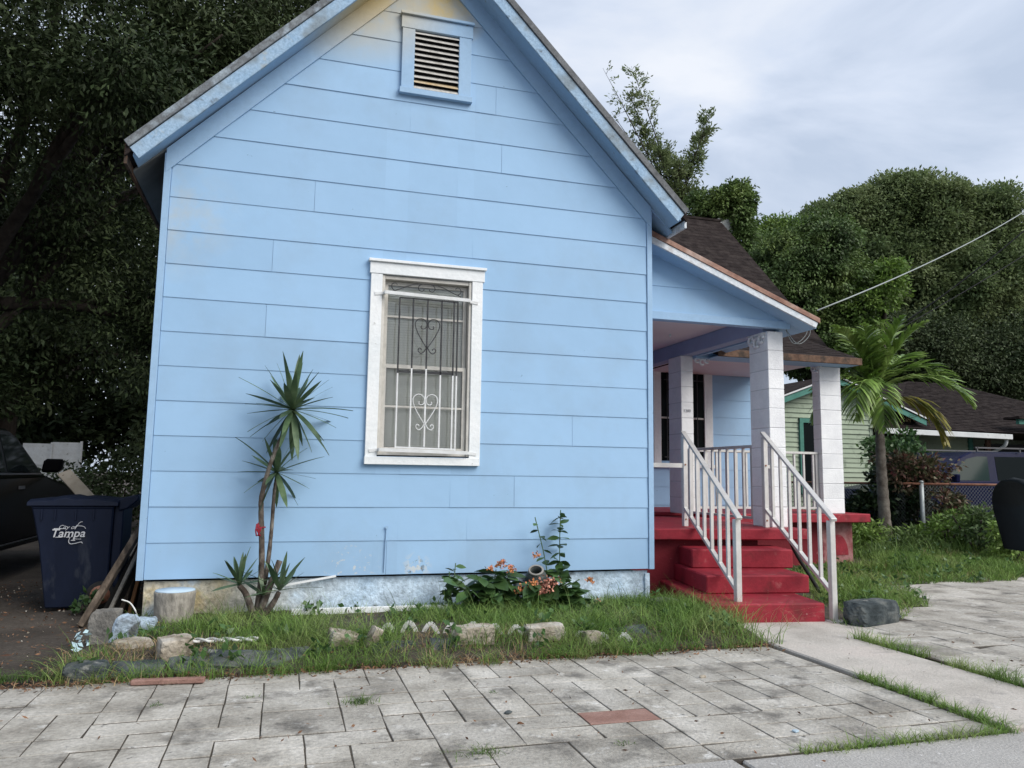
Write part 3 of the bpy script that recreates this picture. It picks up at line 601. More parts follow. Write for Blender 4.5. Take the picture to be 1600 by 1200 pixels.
# ---- gable vent
v = MB(); v.box(VEN[0], -.001, VEN[2], VEN[1], .0, VEN[3]); v.v = [(x, y+(.0 if y < 0 else 0.0), z) for x, y, z in v.v]
VO = v.build('gable_vent', DARK, HOUSE)  # flat dark panel paints the shade of the recess behind the slats
def vpart(nm, m, *q): s = MB(); s.box(*q); return s.build(nm, m, VO, bevel=0.003)
vpart('vent_casing', BLUE_TRIM, 2.070, -.045, 5.052, 2.196, -.004, 5.68); vpart('vent_casing', BLUE_TRIM, 2.648, -.045, 5.052, 2.775, -.004, 5.68)
vpart('vent_header', BLUE_TRIM, 2.058, -.050, 5.681, 2.787, -.004, 5.815); vpart('vent_cap', BLUE_TRIM, 2.048, -.075, 5.816, 2.797, -.002, 5.845)
vpart('vent_sill', BLUE_TRIM, 2.055, -.065, 4.992, 2.79, -.002, 5.051)
SLATM = mat('weathered_slat', [(0.42, 0.41, 0.38), (0.52, 0.51, 0.48), (0.26, 0.24, 0.21)], 8, 0.9, bump=0.5, bscale=40, ramp=(.3, .75), speck=(30, .15))
SLATY = mat('yellowed_slat', [(0.46, 0.33, 0.17), (0.52, 0.45, 0.33)], 8, 0.9, bump=0.5, bscale=40, speck=(30, .15))
for k in range(11):
    z = 5.062+k*0.0575; s = MB()
    s.add([(2.197, -.044, z), (2.647, -.044, z), (2.647, -.004, z+.042), (2.197, -.004, z+.042), (2.197, -.040, z+.011), (2.647, -.040, z+.011), (2.647, -.004, z+.050), (2.197, -.004, z+.050)],
          [(0,1,2,3),(7,6,5,4),(0,4,5,1),(1,5,6,2),(2,6,7,3),(3,7,4,0)])
    o = s.build('slat', SLATY if k == 1 else SLATM, VO); o.rotation_euler.y = random.gauss(0, .012)

# ---- porch: gable infill, roof, ceiling, beams
PY = 0.40
def porch_poly(z0, z1):
    top = lambda x: 3.822 - (x-4.99)*0.371
    p = [(4.79, z0), (6.775, z0), (6.775, z1), (4.79, z1)]
    out = []; n = len(p); ins = lambda q: q[1] <= top(q[0])
    for i in range(n):
        a, c = p[i], p[(i+1) % n]
        if ins(a): out.append(a)
        if ins(a) != ins(c):
            da, dc = a[1]-top(a[0]), c[1]-top(c[0]); t = da/(da-dc); out.append((a[0]+t*(c[0]-a[0]), a[1]+t*(c[1]-a[1])))
    return out
s = MB(); s.prism([(4.79, PY, 3.03), (6.77, PY, 3.03), (6.77, PY, 3.155), (4.79, PY, 3.89)], (0, .12, 0)); PW = s.build('porch_gable_wall', BLUE_TRIM, HOUSE)
planks(PW, porch_poly, [(3.105, 3.405), (3.405, 3.71), (3.71, 3.99)], PY-.001)
s = MB(); s.box(4.79, PY-.026, 3.022, 6.778, PY-.001, 3.112); s.build('porch_trim_board', BLUE_TRIM, PW, bevel=.003)
pz = lambda x: 3.965 - (x-4.79)*0.386
s = MB(); s.prism([(4.79, .15, pz(4.79)), (6.985, .15, pz(6.985)), (6.985, .15, pz(6.985)-.05), (4.79, .15, pz(4.79)-.05)], (0, 4.2, 0)); PR = s.build('porch_roof', SHINGLE, HOUSE)
s = MB(); s.prism([(4.80, .122, pz(4.80)+.008), (7.0, .122, pz(7.0)+.008), (7.0, .122, pz(7.0)-.05), (4.80, .122, pz(4.80)-.05)], (0, .026, 0)); s.build('drip_edge', RUSTRAKE, PR, bevel=.002)
s = MB(); s.prism([(4.80, .134, pz(4.80)-.052), (6.98, .134, pz(6.98)-.052), (6.95, .134, pz(6.95)-.125), (4.80, .134, pz(4.80)-.125)], (0, .026, 0)); s.build('rake_board', PEELW, PR, bevel=.002)
s = MB(); s.prism([(4.80, .161, pz(4.80)-.10), (6.97, .161, pz(6.97)-.10), (6.97, .161, pz(6.97)-.12), (4.80, .161, pz(4.80)-.12)], (0, .236, 0)); s.build('rake_soffit', BLUE_TRIM, PR)
s = MB(); s.prism([(6.78, .40, pz(6.78)-.10), (6.97, .40, pz(6.97)-.10), (6.97, .40, pz(6.97)-.12), (6.78, .40, pz(6.78)-.12)], (0, 2.2, 0)); s.build('eave_soffit', BLUE_TRIM, PR)
s = MB(); s.box(4.79, .42, 3.20, 6.6, 4.69, 3.23); s.box(6.6, 2.62, 3.08, 9.18, 4.69, 3.10); s.build('porch_ceiling', CEIL, HOUSE)
s = MB(); s.box(6.50, .53, 2.995, 6.66, 4.69, 3.195); s.build('porch_beam', BEAM, HOUSE, bevel=.004)
s = MB(); s.box(6.69, .53, 2.985, 6.74, 2.5, 3.10); s.build('porch_beam', BLUE_TRIM, HOUSE, bevel=.004)
s = MB(); s.box(6.67, 2.36, 2.962, 9.15, 2.52, 3.045); s.build('porch_beam', BLUE_TRIM, HOUSE, bevel=.004)
s = MB(); s.box(6.06, 1.98, 3.16, 6.08, 2.0, 3.2); s.build('ceiling_hook', WHITE, HOUSE)

# ---- porch roof behind (shed over the side porch) and the cross wing roof, shingle courses as real steps
def course_roof(name, x0, x1, y0, z0, slope, length, step=0.14):
    s = MB(); n = int(length/step); ln = math.hypot(1, slope)
    dy, dz = step/ln, step*slope/ln
    for k in range(n):
        ya, za = y0+k*dy, z0+k*dz; yb, zb = ya+dy*1.12, za+dz*1.12; h = .010
        x = x0 - (k % 2)*.15
        while x < x1:
            xe = min(x+.30, x1); xs = max(x, x0)
            if xe-xs > .02:
                j = random.uniform(-.006, .006); hh = h + random.uniform(-.002, .003)
                s.add([(xs+.002, ya+j*.7, za+hh+j*slope*.7), (xe-.002, ya+j*.7, za+hh+j*slope*.7), (xe-.002, yb, zb+.002), (xs+.002, yb, zb+.002), (xs+.002, ya+j*.7, za+j*slope*.7-.004), (xe-.002, ya+j*.7, za+j*slope*.7-.004)],
                      [(0, 1, 2, 3), (4, 5, 1, 0)])
            x += .30
    return s
s = MB(); s.prism([(6.85, 2.1, 3.052), (6.85, 5.0, 4.212), (6.85, 5.0, 4.13), (6.85, 2.1, 2.97)], (2.39, 0, 0)); SPR = s.build('side_porch_roof', SHINGLE, HOUSE)
course_roof('x', 6.85, 9.24, 2.09, 3.05, .4, 3.2).build('shingles', SHINGLE, SPR, kind='stuff')
s = MB(); s.box(6.85, 2.06, 2.955, 9.25, 2.085, 3.055); s.box(9.242, 2.085, 2.955, 9.262, 2.3, 3.06); s.build('fascia', BROWNW, SPR, bevel=.003)
s = MB(); s.box(6.86, 2.10, 2.955, 9.23, 2.36, 2.968); s.build('eave_soffit', BLUE_TRIM, SPR)
s = MB(); s.prism([(4.8, 4.2, 3.5), (4.8, 7.85, 7.15), (4.8, 11.5, 3.5), (4.8, 11.5, 3.4), (4.8, 7.85, 7.03), (4.8, 4.2, 3.38)], (5.69, 0, 0)); CWR = s.build('cross_wing_roof', SHINGLE, HOUSE)
course_roof('x', 4.8, 10.5, 4.19, 3.5, 1.0, 5.1).build('shingles', SHINGLE, CWR, kind='stuff')
s = MB(); s.prism([(10.495, 4.2, 3.49), (10.495, 7.85, 7.14), (10.495, 7.85, 6.99), (10.495, 4.2, 3.34)], (.022, 0, 0)); s.build('rake_board', PEELW, CWR)
s = MB(); s.box(4.8, 7.79, 7.115, 10.51, 7.91, 7.165); s.build('ridge_cap', SHINGLE, CWR)
# cross wing walls
s = MB(); s.box(4.8, 4.70, .6, 9.5, 4.82, 3.45); BW = s.build('cross_wing_wall', BLUE_TRIM, HOUSE)
BWO = (7.30, 8.18, 1.55, 3.12)
planks(BW, lambda z0, z1: [(4.85, z0), (9.47, z0), (9.47, z1), (4.85, z1)], [(.81+i*CO, .81+(i+1)*CO+.004) for i in range(8)], 4.699, [BWO])
s = MB(); s.prism([(9.5, 4.70, .3), (9.5, 8.5, .3), (9.5, 8.5, 6.3), (9.5, 7.85, 6.9), (9.5, 4.70, 3.9)], (-.1, 0, 0)); s.build('cross_wing_end_wall', BLUE, HOUSE)
s = MB(); s.box(9.46, 4.675, .8, 9.515, 4.70, 3.2); s.build('corner_board', BLUE_TRIM, BW)
s = MB(); s.box(7.31, 4.69, 1.56, 8.17, 4.697, 3.11); W2 = s.build('porch_window', DARK, HOUSE)
def w2(nm, m, *q): s = MB(); s.box(*q); return s.build(nm, m, W2, bevel=.003)
w2('casing', WHITE, 7.17, 4.655, 1.50, 7.31, 4.685, 3.16); w2('casing', WHITE, 8.15, 4.655, 1.50, 8.31, 4.685, 3.16); w2('header', WHITE, 7.17, 4.65, 3.161, 8.31, 4.685, 3.19)
w2('sill', WHITE, 7.15, 4.63, 1.44, 8.33, 4.685, 1.499); w2('meeting_rail', SASH, 7.32, 4.672, 2.28, 8.14, 4.688, 2.31); w2('pane', GLASSD, 7.32, 4.686, 1.56, 8.14, 4.689, 3.1)
s = MB()
for x in (7.42, 7.56, 7.72, 7.86, 8.0): s.bar((x, 4.645, 1.56), (x, 4.645, 3.08), .012, .012)
s.bar((7.36, 4.64, 2.95), (8.12, 4.64, 2.95), .012, .02); s.bar((7.36, 4.64, 1.62), (8.12, 4.64, 1.62), .012, .02); s.build('window_bars', BLACKM, W2)

# ---- decks
dL, dR = Vector((4.79, .415, 0)), Vector((6.80, .134, 0))
s = MB(); s.prism([(dL.x, dL.y, .60), (dR.x, dR.y, .60), (6.86, 2.4, .60), (6.86, 4.69, .60), (4.79, 4.69, .60)], (0, 0, .12)); DK = s.build('porch_deck', RED, HOUSE, bevel=.012)
s = MB(); s.prism([(4.74, .52, -.1), (6.30, .42, -.1), (6.30, .55, -.1), (4.74, .65, -.1)], (0, 0, .697)); s.build('deck_wall', REDWALL, HOUSE)
s = MB(); s.prism([(6.2, .60, -.1), (6.3, .60, -.1), (6.3, 2.4, -.1), (6.2, 2.4, -.1)], (0, 0, .697)); s.build('deck_wall', REDWALL, HOUSE)
s = MB(); s.box(6.87, 2.32, .65, 9.52, 4.69, .775); s.box(4.80, 2.9, .722, 6.868, 4.69, .775); s.build('side_porch_deck', RED, HOUSE, bevel=.012)
s = MB(); s.box(6.95, 2.62, -.05, 8.98, 2.75, .648); s.build('deck_wall', REDWALL, HOUSE)
s = MB(); s.box(8.86, 2.58, -.05, 9.40, 2.78, .648); s.build('deck_pier', mat('faded_pink_wall', [(.22, .07, .07), (.34, .17, .165), (.16, .02, .03)], 4, .85, bump=.3, speck=(30, .15)), HOUSE, bevel=.006)
s = MB(); s.prism([(9.14+.17*math.cos(a), 2.572, .16+.30*math.sin(a)) for a in [math.pi*k/12 for k in range(13)]], (0, .008, 0)); s.build('wall_patch', RED, HOUSE)
# ---- block columns
BLK = {}
def column(x0, x1, y0, y1, z0, z1, nm='porch_column'):
    s = MB(); s.box(x0+.004, y0+.004, z0, x1-.004, y1-.004, z1); P = s.build(nm, MORTAR, HOUSE)
    n = round((z1-z0)/.222); h = (z1-z0)/n
    for k in range(n):
        s = MB(); e = random.uniform(-.002, .002); s.box(x0+e, y0+e, z0+k*h+.003, x1+e, y1+e, z0+(k+1)*h-.003); s.build('block', BLOCKW, P, bevel=.005)
    return P
c1 = column(6.525, 6.735, .46, .84, .72, 3.0); c2 = column(6.475, 6.665, 2.44, 2.81, .776, 2.995); c3 = column(8.78, 9.15, 2.42, 2.60, .776, 2.96)
def bracket(P, x, y, z, dx, dy, sc=1.0):
    s = MB(); d = Vector((dx, dy, 0))
    for k, (r, o, zz) in enumerate(((.035, .05, -.05), (.04, .13, -.075), (.035, .20, -.05))):
        pts = [Vector((x, y, z)) + d*(o+r*math.cos(a))*sc + Vector((0, 0, (zz+r*math.sin(a))*sc)) for a in [q*.45 for q in range(13)]]
        s.tube(pts, .014*sc, 6)
    s.bar(Vector((x, y, z-.008)), Vector((x, y, z-.008))+d*.25*sc, .03, .02); s.build('scroll_bracket', WHITE, P, smooth=True)
bracket(c1, 6.510, .84, 2.99, 0, -1, 1.35); bracket(c2, 6.68, 2.425, 2.99, 1, 0); bracket(c3, 8.765, 2.60, 2.99, 0, -1)
def text(nm, body, size, m, parent, M, shear=0.0, ext=0.0008, off=0.0):
    cu = bpy.data.curves.new(nm, 'FONT'); cu.body = body; cu.size = size; cu.shear = shear; cu.extrude = ext; cu.offset = off
    cu.align_x = 'CENTER'
    tmp = bpy.data.objects.new(nm, cu); me = bpy.data.meshes.new_from_object(tmp); me.name = nm
    bpy.data.objects.remove(tmp); me.materials.clear(); me.materials.append(m)
    return inst(nm, me, parent, M)
RX = Matrix.Rotation(math.pi/2, 4, 'X')
text('house_number', '1200', .058, NUMB, c2, Matrix.Translation((6.563, 2.436, atY(1074, 644, 2.44).z)) @ RX, off=.001)

# ================================================================== STEPS AND RAILS
ST = thing('porch_steps', 'three red painted concrete steps leading up to the porch deck', 'steps', (5.5, -.6, 0))
def stepblock(L, Rr, z0, z1, back):
    s = MB(); L, Rr = Vector((*L, z0)), Vector((*Rr, z0)); d = Vector((.20, 1.0, 0)).normalized()
    s.prism([L, Rr, Rr+d*back, L+d*back], (0, 0, z1-z0)); return s.build('step', RED, ST, bevel=.012)
stepblock((4.80, -1.085), (5.868, -1.236), -.05, .165, 1.9)
stepblock((5.075, -.545), (6.125, -.691), .165, .338, 1.2)
stepblock((5.25, .035), (6.33, -.165), .338, .531, .55)
def handrail(label, bot, top, zb):
    T = thing('handrail', label, 'handrail', (bot.x, bot.y, 0), 'aluminium handrails of the porch steps')
    d = (top-bot); s = MB(); s.box(bot.x-.028, bot.y-.028, zb, bot.x+.028, bot.y+.028, .90); s.build('post', ALU, T, bevel=.004)
    s = MB(); s.box(bot.x-.055, bot.y-.055, zb, bot.x+.055, bot.y+.055, zb+.012); s.build('base_plate', ALU, T)
    s = MB(); s.box(top.x-.028, top.y-.028, .72, top.x+.028, top.y+.028, 1.745); s.build('post', ALU, T, bevel=.004)
    u = Vector((d.x, d.y, 0)); a = Vector((bot.x, bot.y, .945)); e = Vector((top.x, top.y, 1.775))
    s = MB(); s.bar(a-(e-a)*.045, e+(e-a)*.03, .055, .03); s.build('top_rail', ALU, T, bevel=.004)
    a2 = Vector((bot.x, bot.y, .25)); e2 = Vector((top.x, top.y, .93)); s = MB(); s.bar(a2, e2, .042, .035); s.build('bottom_rail', ALU, T, bevel=.003)
    for k in range(1, 7):
        t = k/7; p = Vector((bot.x, bot.y, 0)) + u*t
        s = MB(); s.box(p.x-.016, p.y-.012, (a2+(e2-a2)*t).z, p.x+.016, p.y+.012, (a+(e-a)*t).z-.012); s.build('baluster', ALU, T)
    for z in (.80, 1.42):
        s = MB(); s.tube([(top.x-.005, top.y-.027, z), (top.x-.005, top.y-.036, z)], .010, 8); s.build('bolt', RUST, T)
    return T
h1 = handrail('left white aluminium handrail of the steps, nearest the house corner', Vector((5.14, -.98, 0)), Vector((5.575, .75, 0)), .0)
h2 = handrail('right white aluminium handrail of the steps, below the front block column', Vector((5.943, -1.252, 0)), Vector((6.43, .44, 0)), .0)
s = MB(); s.box(4.80, .735, 1.385, 5.546, .765, 1.435); s.build('wall_brace', ALU, h1)
s = MB(); s.box(6.459, .47, 1.39, 6.523, .50, 1.43); s.build('wall_brace', ALU, h2)
def porch_rail(label, A, B, z0, z1, n):
    T = thing('porch_railing', label, 'railing', (A[0], A[1], z0), 'railings between the porch columns'); A, B = Vector((*A, 0)), Vector((*B, 0))
    s = MB(); s.bar(A+Vector((0, 0, z1)), B+Vector((0, 0, z1)), .055, .035); s.build('top_rail', ALU, T, bevel=.004)
    s = MB(); s.bar(A+Vector((0, 0, z0+.08)), B+Vector((0, 0, z0+.08)), .04, .03); s.build('bottom_rail', ALU, T)
    for k in range(n):
        p = A+(B-A)*((k+.5)/n); s = MB(); s.box(p.x-.014, p.y-.014, z0+.095, p.x+.014, p.y+.014, z1-.018); s.build('baluster', ALU, T)
    for p in (A+(B-A)*.012, B-(B-A)*.012): s = MB(); s.box(p.x-.02, p.y-.02, z0, p.x+.02, p.y+.02, z1-.019); s.build('post', ALU, T)
porch_rail('grey porch railing between the front column and the house number column', (6.60, .86), (6.57, 2.43), .72, 1.66, 9)
porch_rail('white porch railing between the house number column and the far right column', (6.68, 2.55), (8.77, 2.52), .776, 1.66, 13)
s = MB(); s.tube(curve([(6.78, .5, .58), (6.82, .42, .40), (6.95, .30, .10), (7.0, .25, -.05)], 6), .022, 8); s.build('drain_pipe', RUBBER, None, True, label='black plastic drain pipe hanging under the right end of deck', cat='pipe')
# mop leaning on the porch wall
MP = thing('cleaning_bottle', 'white and black bottle on the porch floor beside the number column', 'bottle', (6.72, 2.40, .78))
s = MB(); s.lathe([(.03, 0), (.034, .02), (.034, .16), (.02, .20)], (6.80, 2.70, .776), 12); s.build('body', PLAST, MP, True)
s = MB(); s.lathe([(.021, .201), (.03, .21), (.03, .25), (.012, .28)], (6.80, 2.70, .776), 10); s.build('cap', BLACKM, MP, True)

# ================================================================== YUCCA
def atX(x, y, X): d = _ray(x, y); return Vector(CAM + (X-CAM[0])/d[0]*d)
YY = -0.30
YU = thing('yucca_plant', 'spiky yucca with two bare leaning stems against the blue wall', 'plant', (*atY(402, 962, YY)[:2], .03))
def yp(x, y, o=0.0): return atY(x, y, YY+o)
def stem(pts, r, nm='stem'):
    s = MB(); c = curve(pts, 7); n = len(c); rr = [r[0]+(r[1]-r[0])*i/(n-1) + random.uniform(-.0015, .0015) for i in range(n)]; s.tube(c, rr, 9); return s.build(nm, YUCBARK, YU, True)
stem([yp(400, 968), yp(408, 905), yp(409, 850), yp(408, 800), yp(410, 770), yp(426, 715), yp(444, 675), yp(454, 650)], (.028, .015))
stem([yp(403, 965, .06), yp(417, 890, .06), yp(424, 830, .06), yp(428, 775, .06), yp(431, 750, .06)], (.020, .013))
stem([yp(405, 960, -.03), yp(422, 915, -.03), yp(437, 876, -.03)], (.032, .024), 'cut_stub')
stem([yp(398, 968, -.04), yp(385, 930, -.05), yp(374, 915, -.06)], (.03, .022), 'side_shoot'); stem([yp(405, 968, -.05), yp(425, 945, -.07), yp(436, 925, -.08)], (.03, .02), 'side_shoot')
lm = MB(); n = 9; prof = [(.013, 0), (.019, .12), (.026, .3), (.028, .5), (.024, .68), (.017, .82), (.008, .93), (.001, 1.0)]
for (w, t) in prof: zz = -.10*t*t; lm.v += [(-w*1.0, .008, zz+t*0 + 0)] and [(-w, t, zz+.006), (0, t, zz-.002), (w, t, zz+.006)]
for i in range(len(prof)-1):
    for k in range(2): lm.f.append((3*i+k, 3*i+k+1, 3*i+k+4, 3*i+k+3))
LM = bpy.data.meshes.new('yucca_leaf'); LM.from_pydata(lm.v, [], lm.f); LM.materials.append(YUCLEAF); LM.polygons.foreach_set('use_smooth', [True]*len(LM.polygons))
def rosette(c, n, ln, seed, lo=-75, hi=85, flat=1.0):
    g = random.Random(seed)
    for k in range(n):
        el = R(lo + (hi-lo)*((k+.5)/n)**0.9); az = k*2.39996+g.uniform(-.2, .2)
        L = ln*g.uniform(.75, 1.1)
        M = Matrix.Translation(c) @ Matrix.Rotation(az, 4, 'Z') @ Matrix.Rotation(el, 4, 'X') @ Matrix.Rotation(g.uniform(-.3, .3), 4, 'Y') @ Matrix.Diagonal((min(1.0, L*2.3), L, L*g.uniform(.4, 1.3), 1))
        inst('leaf', LM, YU, M)
rosette(yp(457, 640), 50, .49, 3, -70, 84); rosette(yp(432, 738, .06), 24, .42, 4, -70, 70)
rosette(yp(374, 913, -.06), 16, .30, 5, -10, 85); rosette(yp(437, 922, -.08), 16, .34, 6, -10, 85); rosette(yp(412, 930, -.08), 9, .28, 8, -10, 70)
s = MB(); p = yp(404, 826, -.03)
for k in range(5): s.tube(curve([p+Vector((random.uniform(-.02, .02), -.02, .05-.01*k)), p+Vector((random.uniform(-.03, .03), -.03, .0)), p+Vector((random.uniform(-.03, .02), -.02, -.06))], 4), .006, 5)
s.tube([p+Vector((.02+.034*math.cos(a*.6), .03+.03*math.sin(a*.6), .01)) for a in range(11)], .005, 5); s.build('ribbon', REDRIB, None, True, label='dark red ribbon tied round the yucca stem', cat='ribbon')

# ================================================================== THINGS LEFT OF THE HOUSE
BN = thing('garbage_cart', 'navy blue wheeled garbage cart with white city lettering on its side', 'garbage cart', (-.66, 1.15, 0))
s = MB(); yb0, yb1 = .85, 1.42
def ring(z, x0, x1, y0, y1): return [(x0, y0, z), (x1, y0, z), (x1, y1, z), (x0, y1, z)]
s.add(ring(.0, -.90, -.39, .88, 1.36) + ring(.58, -.985, -.385, .862, 1.40) + ring(.90, -1.06, -.38, yb0, yb1) + ring(.925, -1.075, -.37, yb0-.015, yb1+.015),
      [(3,2,1,0)] + [(4*i+k, 4*i+(k+1) % 4, 4*i+4+(k+1) % 4, 4*i+4+k) for i in range(3) for k in range(4)] + [(12,13,14,15)])
s.build('body', BINM, BN, bevel=.012)
s = MB(); N = 12; rows = []
for i in range(N+1):
    x = -1.10 + i/N*.76; zz = .975 + .03*math.sin(math.pi*i/N) + (.012*math.sin(i*1.7) if 1 < i < 7 else 0)
    rows.append([(x, .825, .930), (x, .83, zz-.01), (x, .92, zz+.012), (x, 1.35, zz+.012), (x, 1.44, zz-.01), (x, 1.445, .930)])
s.v = [p for r_ in rows for p in r_]
s.f = [(6*i+k, 6*i+k+1, 6*i+k+7, 6*i+k+6) for i in range(N) for k in range(5)] + [(6*i+5, 6*i, 6*i+6, 6*i+11) for i in range(N)] + [tuple(range(6)), tuple(6*N+k for k in range(6))[::-1]]
s.build('lid', BINM, BN, bevel=.004)
s = MB(); s.prism([(-.345, .87, .88), (-.345, .87, 1.0), (-.20, .87, 1.035), (-.165, .87, 1.02), (-.175, .87, .985), (-.27, .87, .90)], (0, .52, 0)); s.build('handle', BINM, BN, bevel=.012)
s = MB(); s.box(-.385, .90, .10, -.30, 1.36, .93); s.build('rear_panel', BINM, BN, bevel=.01)
for x in (-.98, -.87, -.70, -.55): s = MB(); s.box(x, .838, .80, x+.012, .853, .90); s.build('rib', BINM, BN)
for y in (.82, 1.42):
    s = MB(); Mx = Matrix.Rotation(math.pi/2, 3, 'X'); s.lathe([(.06, -.02), (.115, -.02), (.122, -.008), (.122, .02), (.115, .03), (.06, .03)], (-.43, y, .122), 24, Mx); W = s.build('wheel', RUBBER, BN, True)
    s = MB(); s.lathe([(.02, .0), (.085, .0), (.085, .034), (.02, .036)], (-.43, y, .122), 20, Mx); s.build('rim', RUST, W, True)
tz = atY(108, 833, .845).z; tx = atY(106, 833, .845).x
def bt(nm, body, size, dx, dz, shear, off=0.0): text(nm, body, size, PRINT, BN, Matrix.Translation((tx+dx, .8445, tz+dz)) @ RX, shear, off=off)
bt('lettering', 'Tampa', .105, 0, -.035, .22, .0012); bt('lettering', 'City of', .052, -.012, .038, .45); bt('lettering', 'Florida', .020, .085, -.060, .3)
s = MB()
def sw_(P, r): s.tube(curve([(tx+x, .8435, tz+z) for x, z in P], 5), r, 5)
sw_([(.055, .035), (.075, .07), (.095, .098), (.115, .104)], .003); sw_([(.05, .055), (.09, .066), (.13, .058), (.145, .04)], .0028)
sw_([(.022, -.035), (.012, -.075), (.03, -.098), (.075, -.092), (.115, -.082), (.128, -.094)], .0034)
for x, z, w in ((-.118, .042, .10), (-.098, -.036, .05), (-.012, -.036, .03), (.03, -.066, .035)): s.bar((tx+x, .8437, tz+z), (tx+x+w, .8437, tz+z), .002, .006)
s.build('lettering', PRINT, BN)
# planks leaning on the house side
def lean(nm, label, m, A, B, w, t, grp='old timber leaning on the side of the house'):
    s = MB(); s.bar(A, B, w, t, up=(0, -1, .3)); return s.build(nm, m, None, bevel=.004, label=label, cat='plank', group=grp)
lean('wooden_plank', 'long dark weathered plank leaning steeply beside the garbage cart', WOODOLD, (-.40, -.02, -.02), (-.045, .38, .78), .05, .10)
lean('wooden_plank', 'grey painted strip of wood leaning between the dark planks', ROCKG, (-.27, .24, -.02), (-.04, .52, .66), .03, .05)
lean('wooden_plank', 'second dark plank leaning behind the grey strip', WOODOLD, (-.20, .50, -.02), (-.05, .68, .70), .05, .09)
lean('wooden_plank', 'short orange brown stick leaning closest to the house wall', WOODOR, (-.115, .40, -.02), (-.03, .52, .52), .03, .045)
s = MB(); s.prism([(-.34, .30, -.02), (-.10, .64, -.02), (-.025, .70, .74), (-.06, .50, .70)], (.0, .02, .0)); s.build('old_screen_panel', RUBBER, None, label='black screen panel leaning behind the planks', cat='panel')
pa, pb = atD(100, 738, 10.6), atD(143, 785, 10.0)
s = MB(); s.bar(pa, pb + (pb-pa)*1.6, .17, .03, up=(.2, -1, .5)); s.build('pale_board', WOODPALE, None, bevel=.004, label='pale nail-dotted board leaning against the black pickup hood', cat='board')

# ================================================================== VEHICLES
def car(name, label, origin, fwd, L, W, body, cabin, belt, paint, glass, wheels, wins, wr=.36, inset=.16, group=None):
    """profiles in metres: x along the car from nose 0 to tail L, z up; left/right are lateral"""
    T = thing(name, label, 'car' if name != 'pickup_truck' else 'pickup truck', origin)
    f = Vector(fwd).normalized(); lat = Vector((-f.y, f.x, 0)); O = Vector(origin)
    def w(x, y, z): return O - f*x + lat*y + Vector((0, 0, z))
    s = MB(); n = len(body); h = W/2
    yy = [(-h, 1), (h, 1)]
    lo = [w(x, -h, z) for x, z in body]; s.prism(lo, lat*W); s.build('body', paint, T, bevel=.045)
    s = MB(); k = len(cabin); zb, ztop = min(z for x, z in cabin), max(z for x, z in cabin)
    def yi(z): return h-.03-inset*(z-zb)/(ztop-zb)
    A = [w(x, -yi(z), z) for x, z in cabin]; Bq = [w(x, yi(z), z) for x, z in cabin]
    s.add(A+Bq, [tuple(range(k)), tuple(range(k, 2*k))[::-1]] + [(i, k+i, k+(i+1) % k, (i+1) % k) for i in range(k)]); s.build('cabin', paint, T, bevel=.03)
    for sd in (-1, 1):
        for poly, gm in wins:
            s = MB(); s.prism([w(x, sd*(yi(z)+.006), z) for x, z in poly], lat*(-sd*.012)); s.build('side_window', gm, T)
        for x in wheels:
            s = MB(); Mx = Matrix((lat, f, Vector((0, 0, 1)))).transposed() @ Matrix.Rotation(math.pi/2, 3, 'Y')
            s.lathe([(wr*.6, -.10), (wr*.93, -.11), (wr, -.08), (wr, .08), (wr*.93, .11), (wr*.6, .10)], w(x, sd*(h-.08), wr), 24, Mx); Wl = s.build('wheel', RUBBER, T, True)
            s = MB(); s.lathe([(.05, -.085), (wr*.62, -.09), (wr*.62, .09), (.05, .085)], w(x, sd*(h-.08), wr), 16, Mx); s.build('rim', CHROME, Wl, True)
    return T, w, yi
# black pickup under the trees, nose away from the street
PT, pw, pyi = car('pickup_truck', 'black pickup truck parked in the dark shade left of the house', (-2.85, 6.45, -.02), (0, 1, 0), 5.5, 1.9,
    [(0, .45), (.02, .85), (.12, .98), (1.9, 1.20), (2.0, 1.22), (5.5, 1.20), (5.5, .45), (4.9, .38), (.5, .38)],
    [(1.90, 1.18), (2.75, 1.70), (3.0, 1.765), (4.3, 1.765), (4.55, 1.66), (4.75, 1.18)], 1.22, CARBLK, GLASSD, (.95, 4.4),
    [([(2.16, 1.25), (2.80, 1.645), (3.05, 1.69), (3.35, 1.69), (3.35, 1.25)], GLASSD), ([(3.45, 1.25), (3.45, 1.69), (4.2, 1.69), (4.4, 1.25)], GLASSD)], .40)
s = MB()
for sd in (1,):
    s.prism([pw(2.22, -sd*(.97), 1.24), pw(2.22, -sd*1.20, 1.25), pw(2.22, -sd*1.22, 1.42), pw(2.22, -sd*1.0, 1.42)], Vector((0, -.14, 0)))
s.build('mirror', CARBLK, PT, bevel=.03)
s = MB(); s.bar(pw(2.0, -.965, .40), pw(4.6, -.965, .40), .12, .05); s.build('running_board', CARBLK, PT, bevel=.01)
s = MB(); s.bar(pw(2.25, -.958, 1.225), pw(4.4, -.958, 1.225), .012, .018); s.bar(pw(2.1, -.99, .428), pw(3.7, -.99, .428), .01, .012); s.build('chrome_strip', CHROME, PT)
s = MB(); s.box(-1.9, 3.35, 1.02, -1.88, 3.55, 1.06); s.build('door_handle', CHROME, PT, bevel=.005)
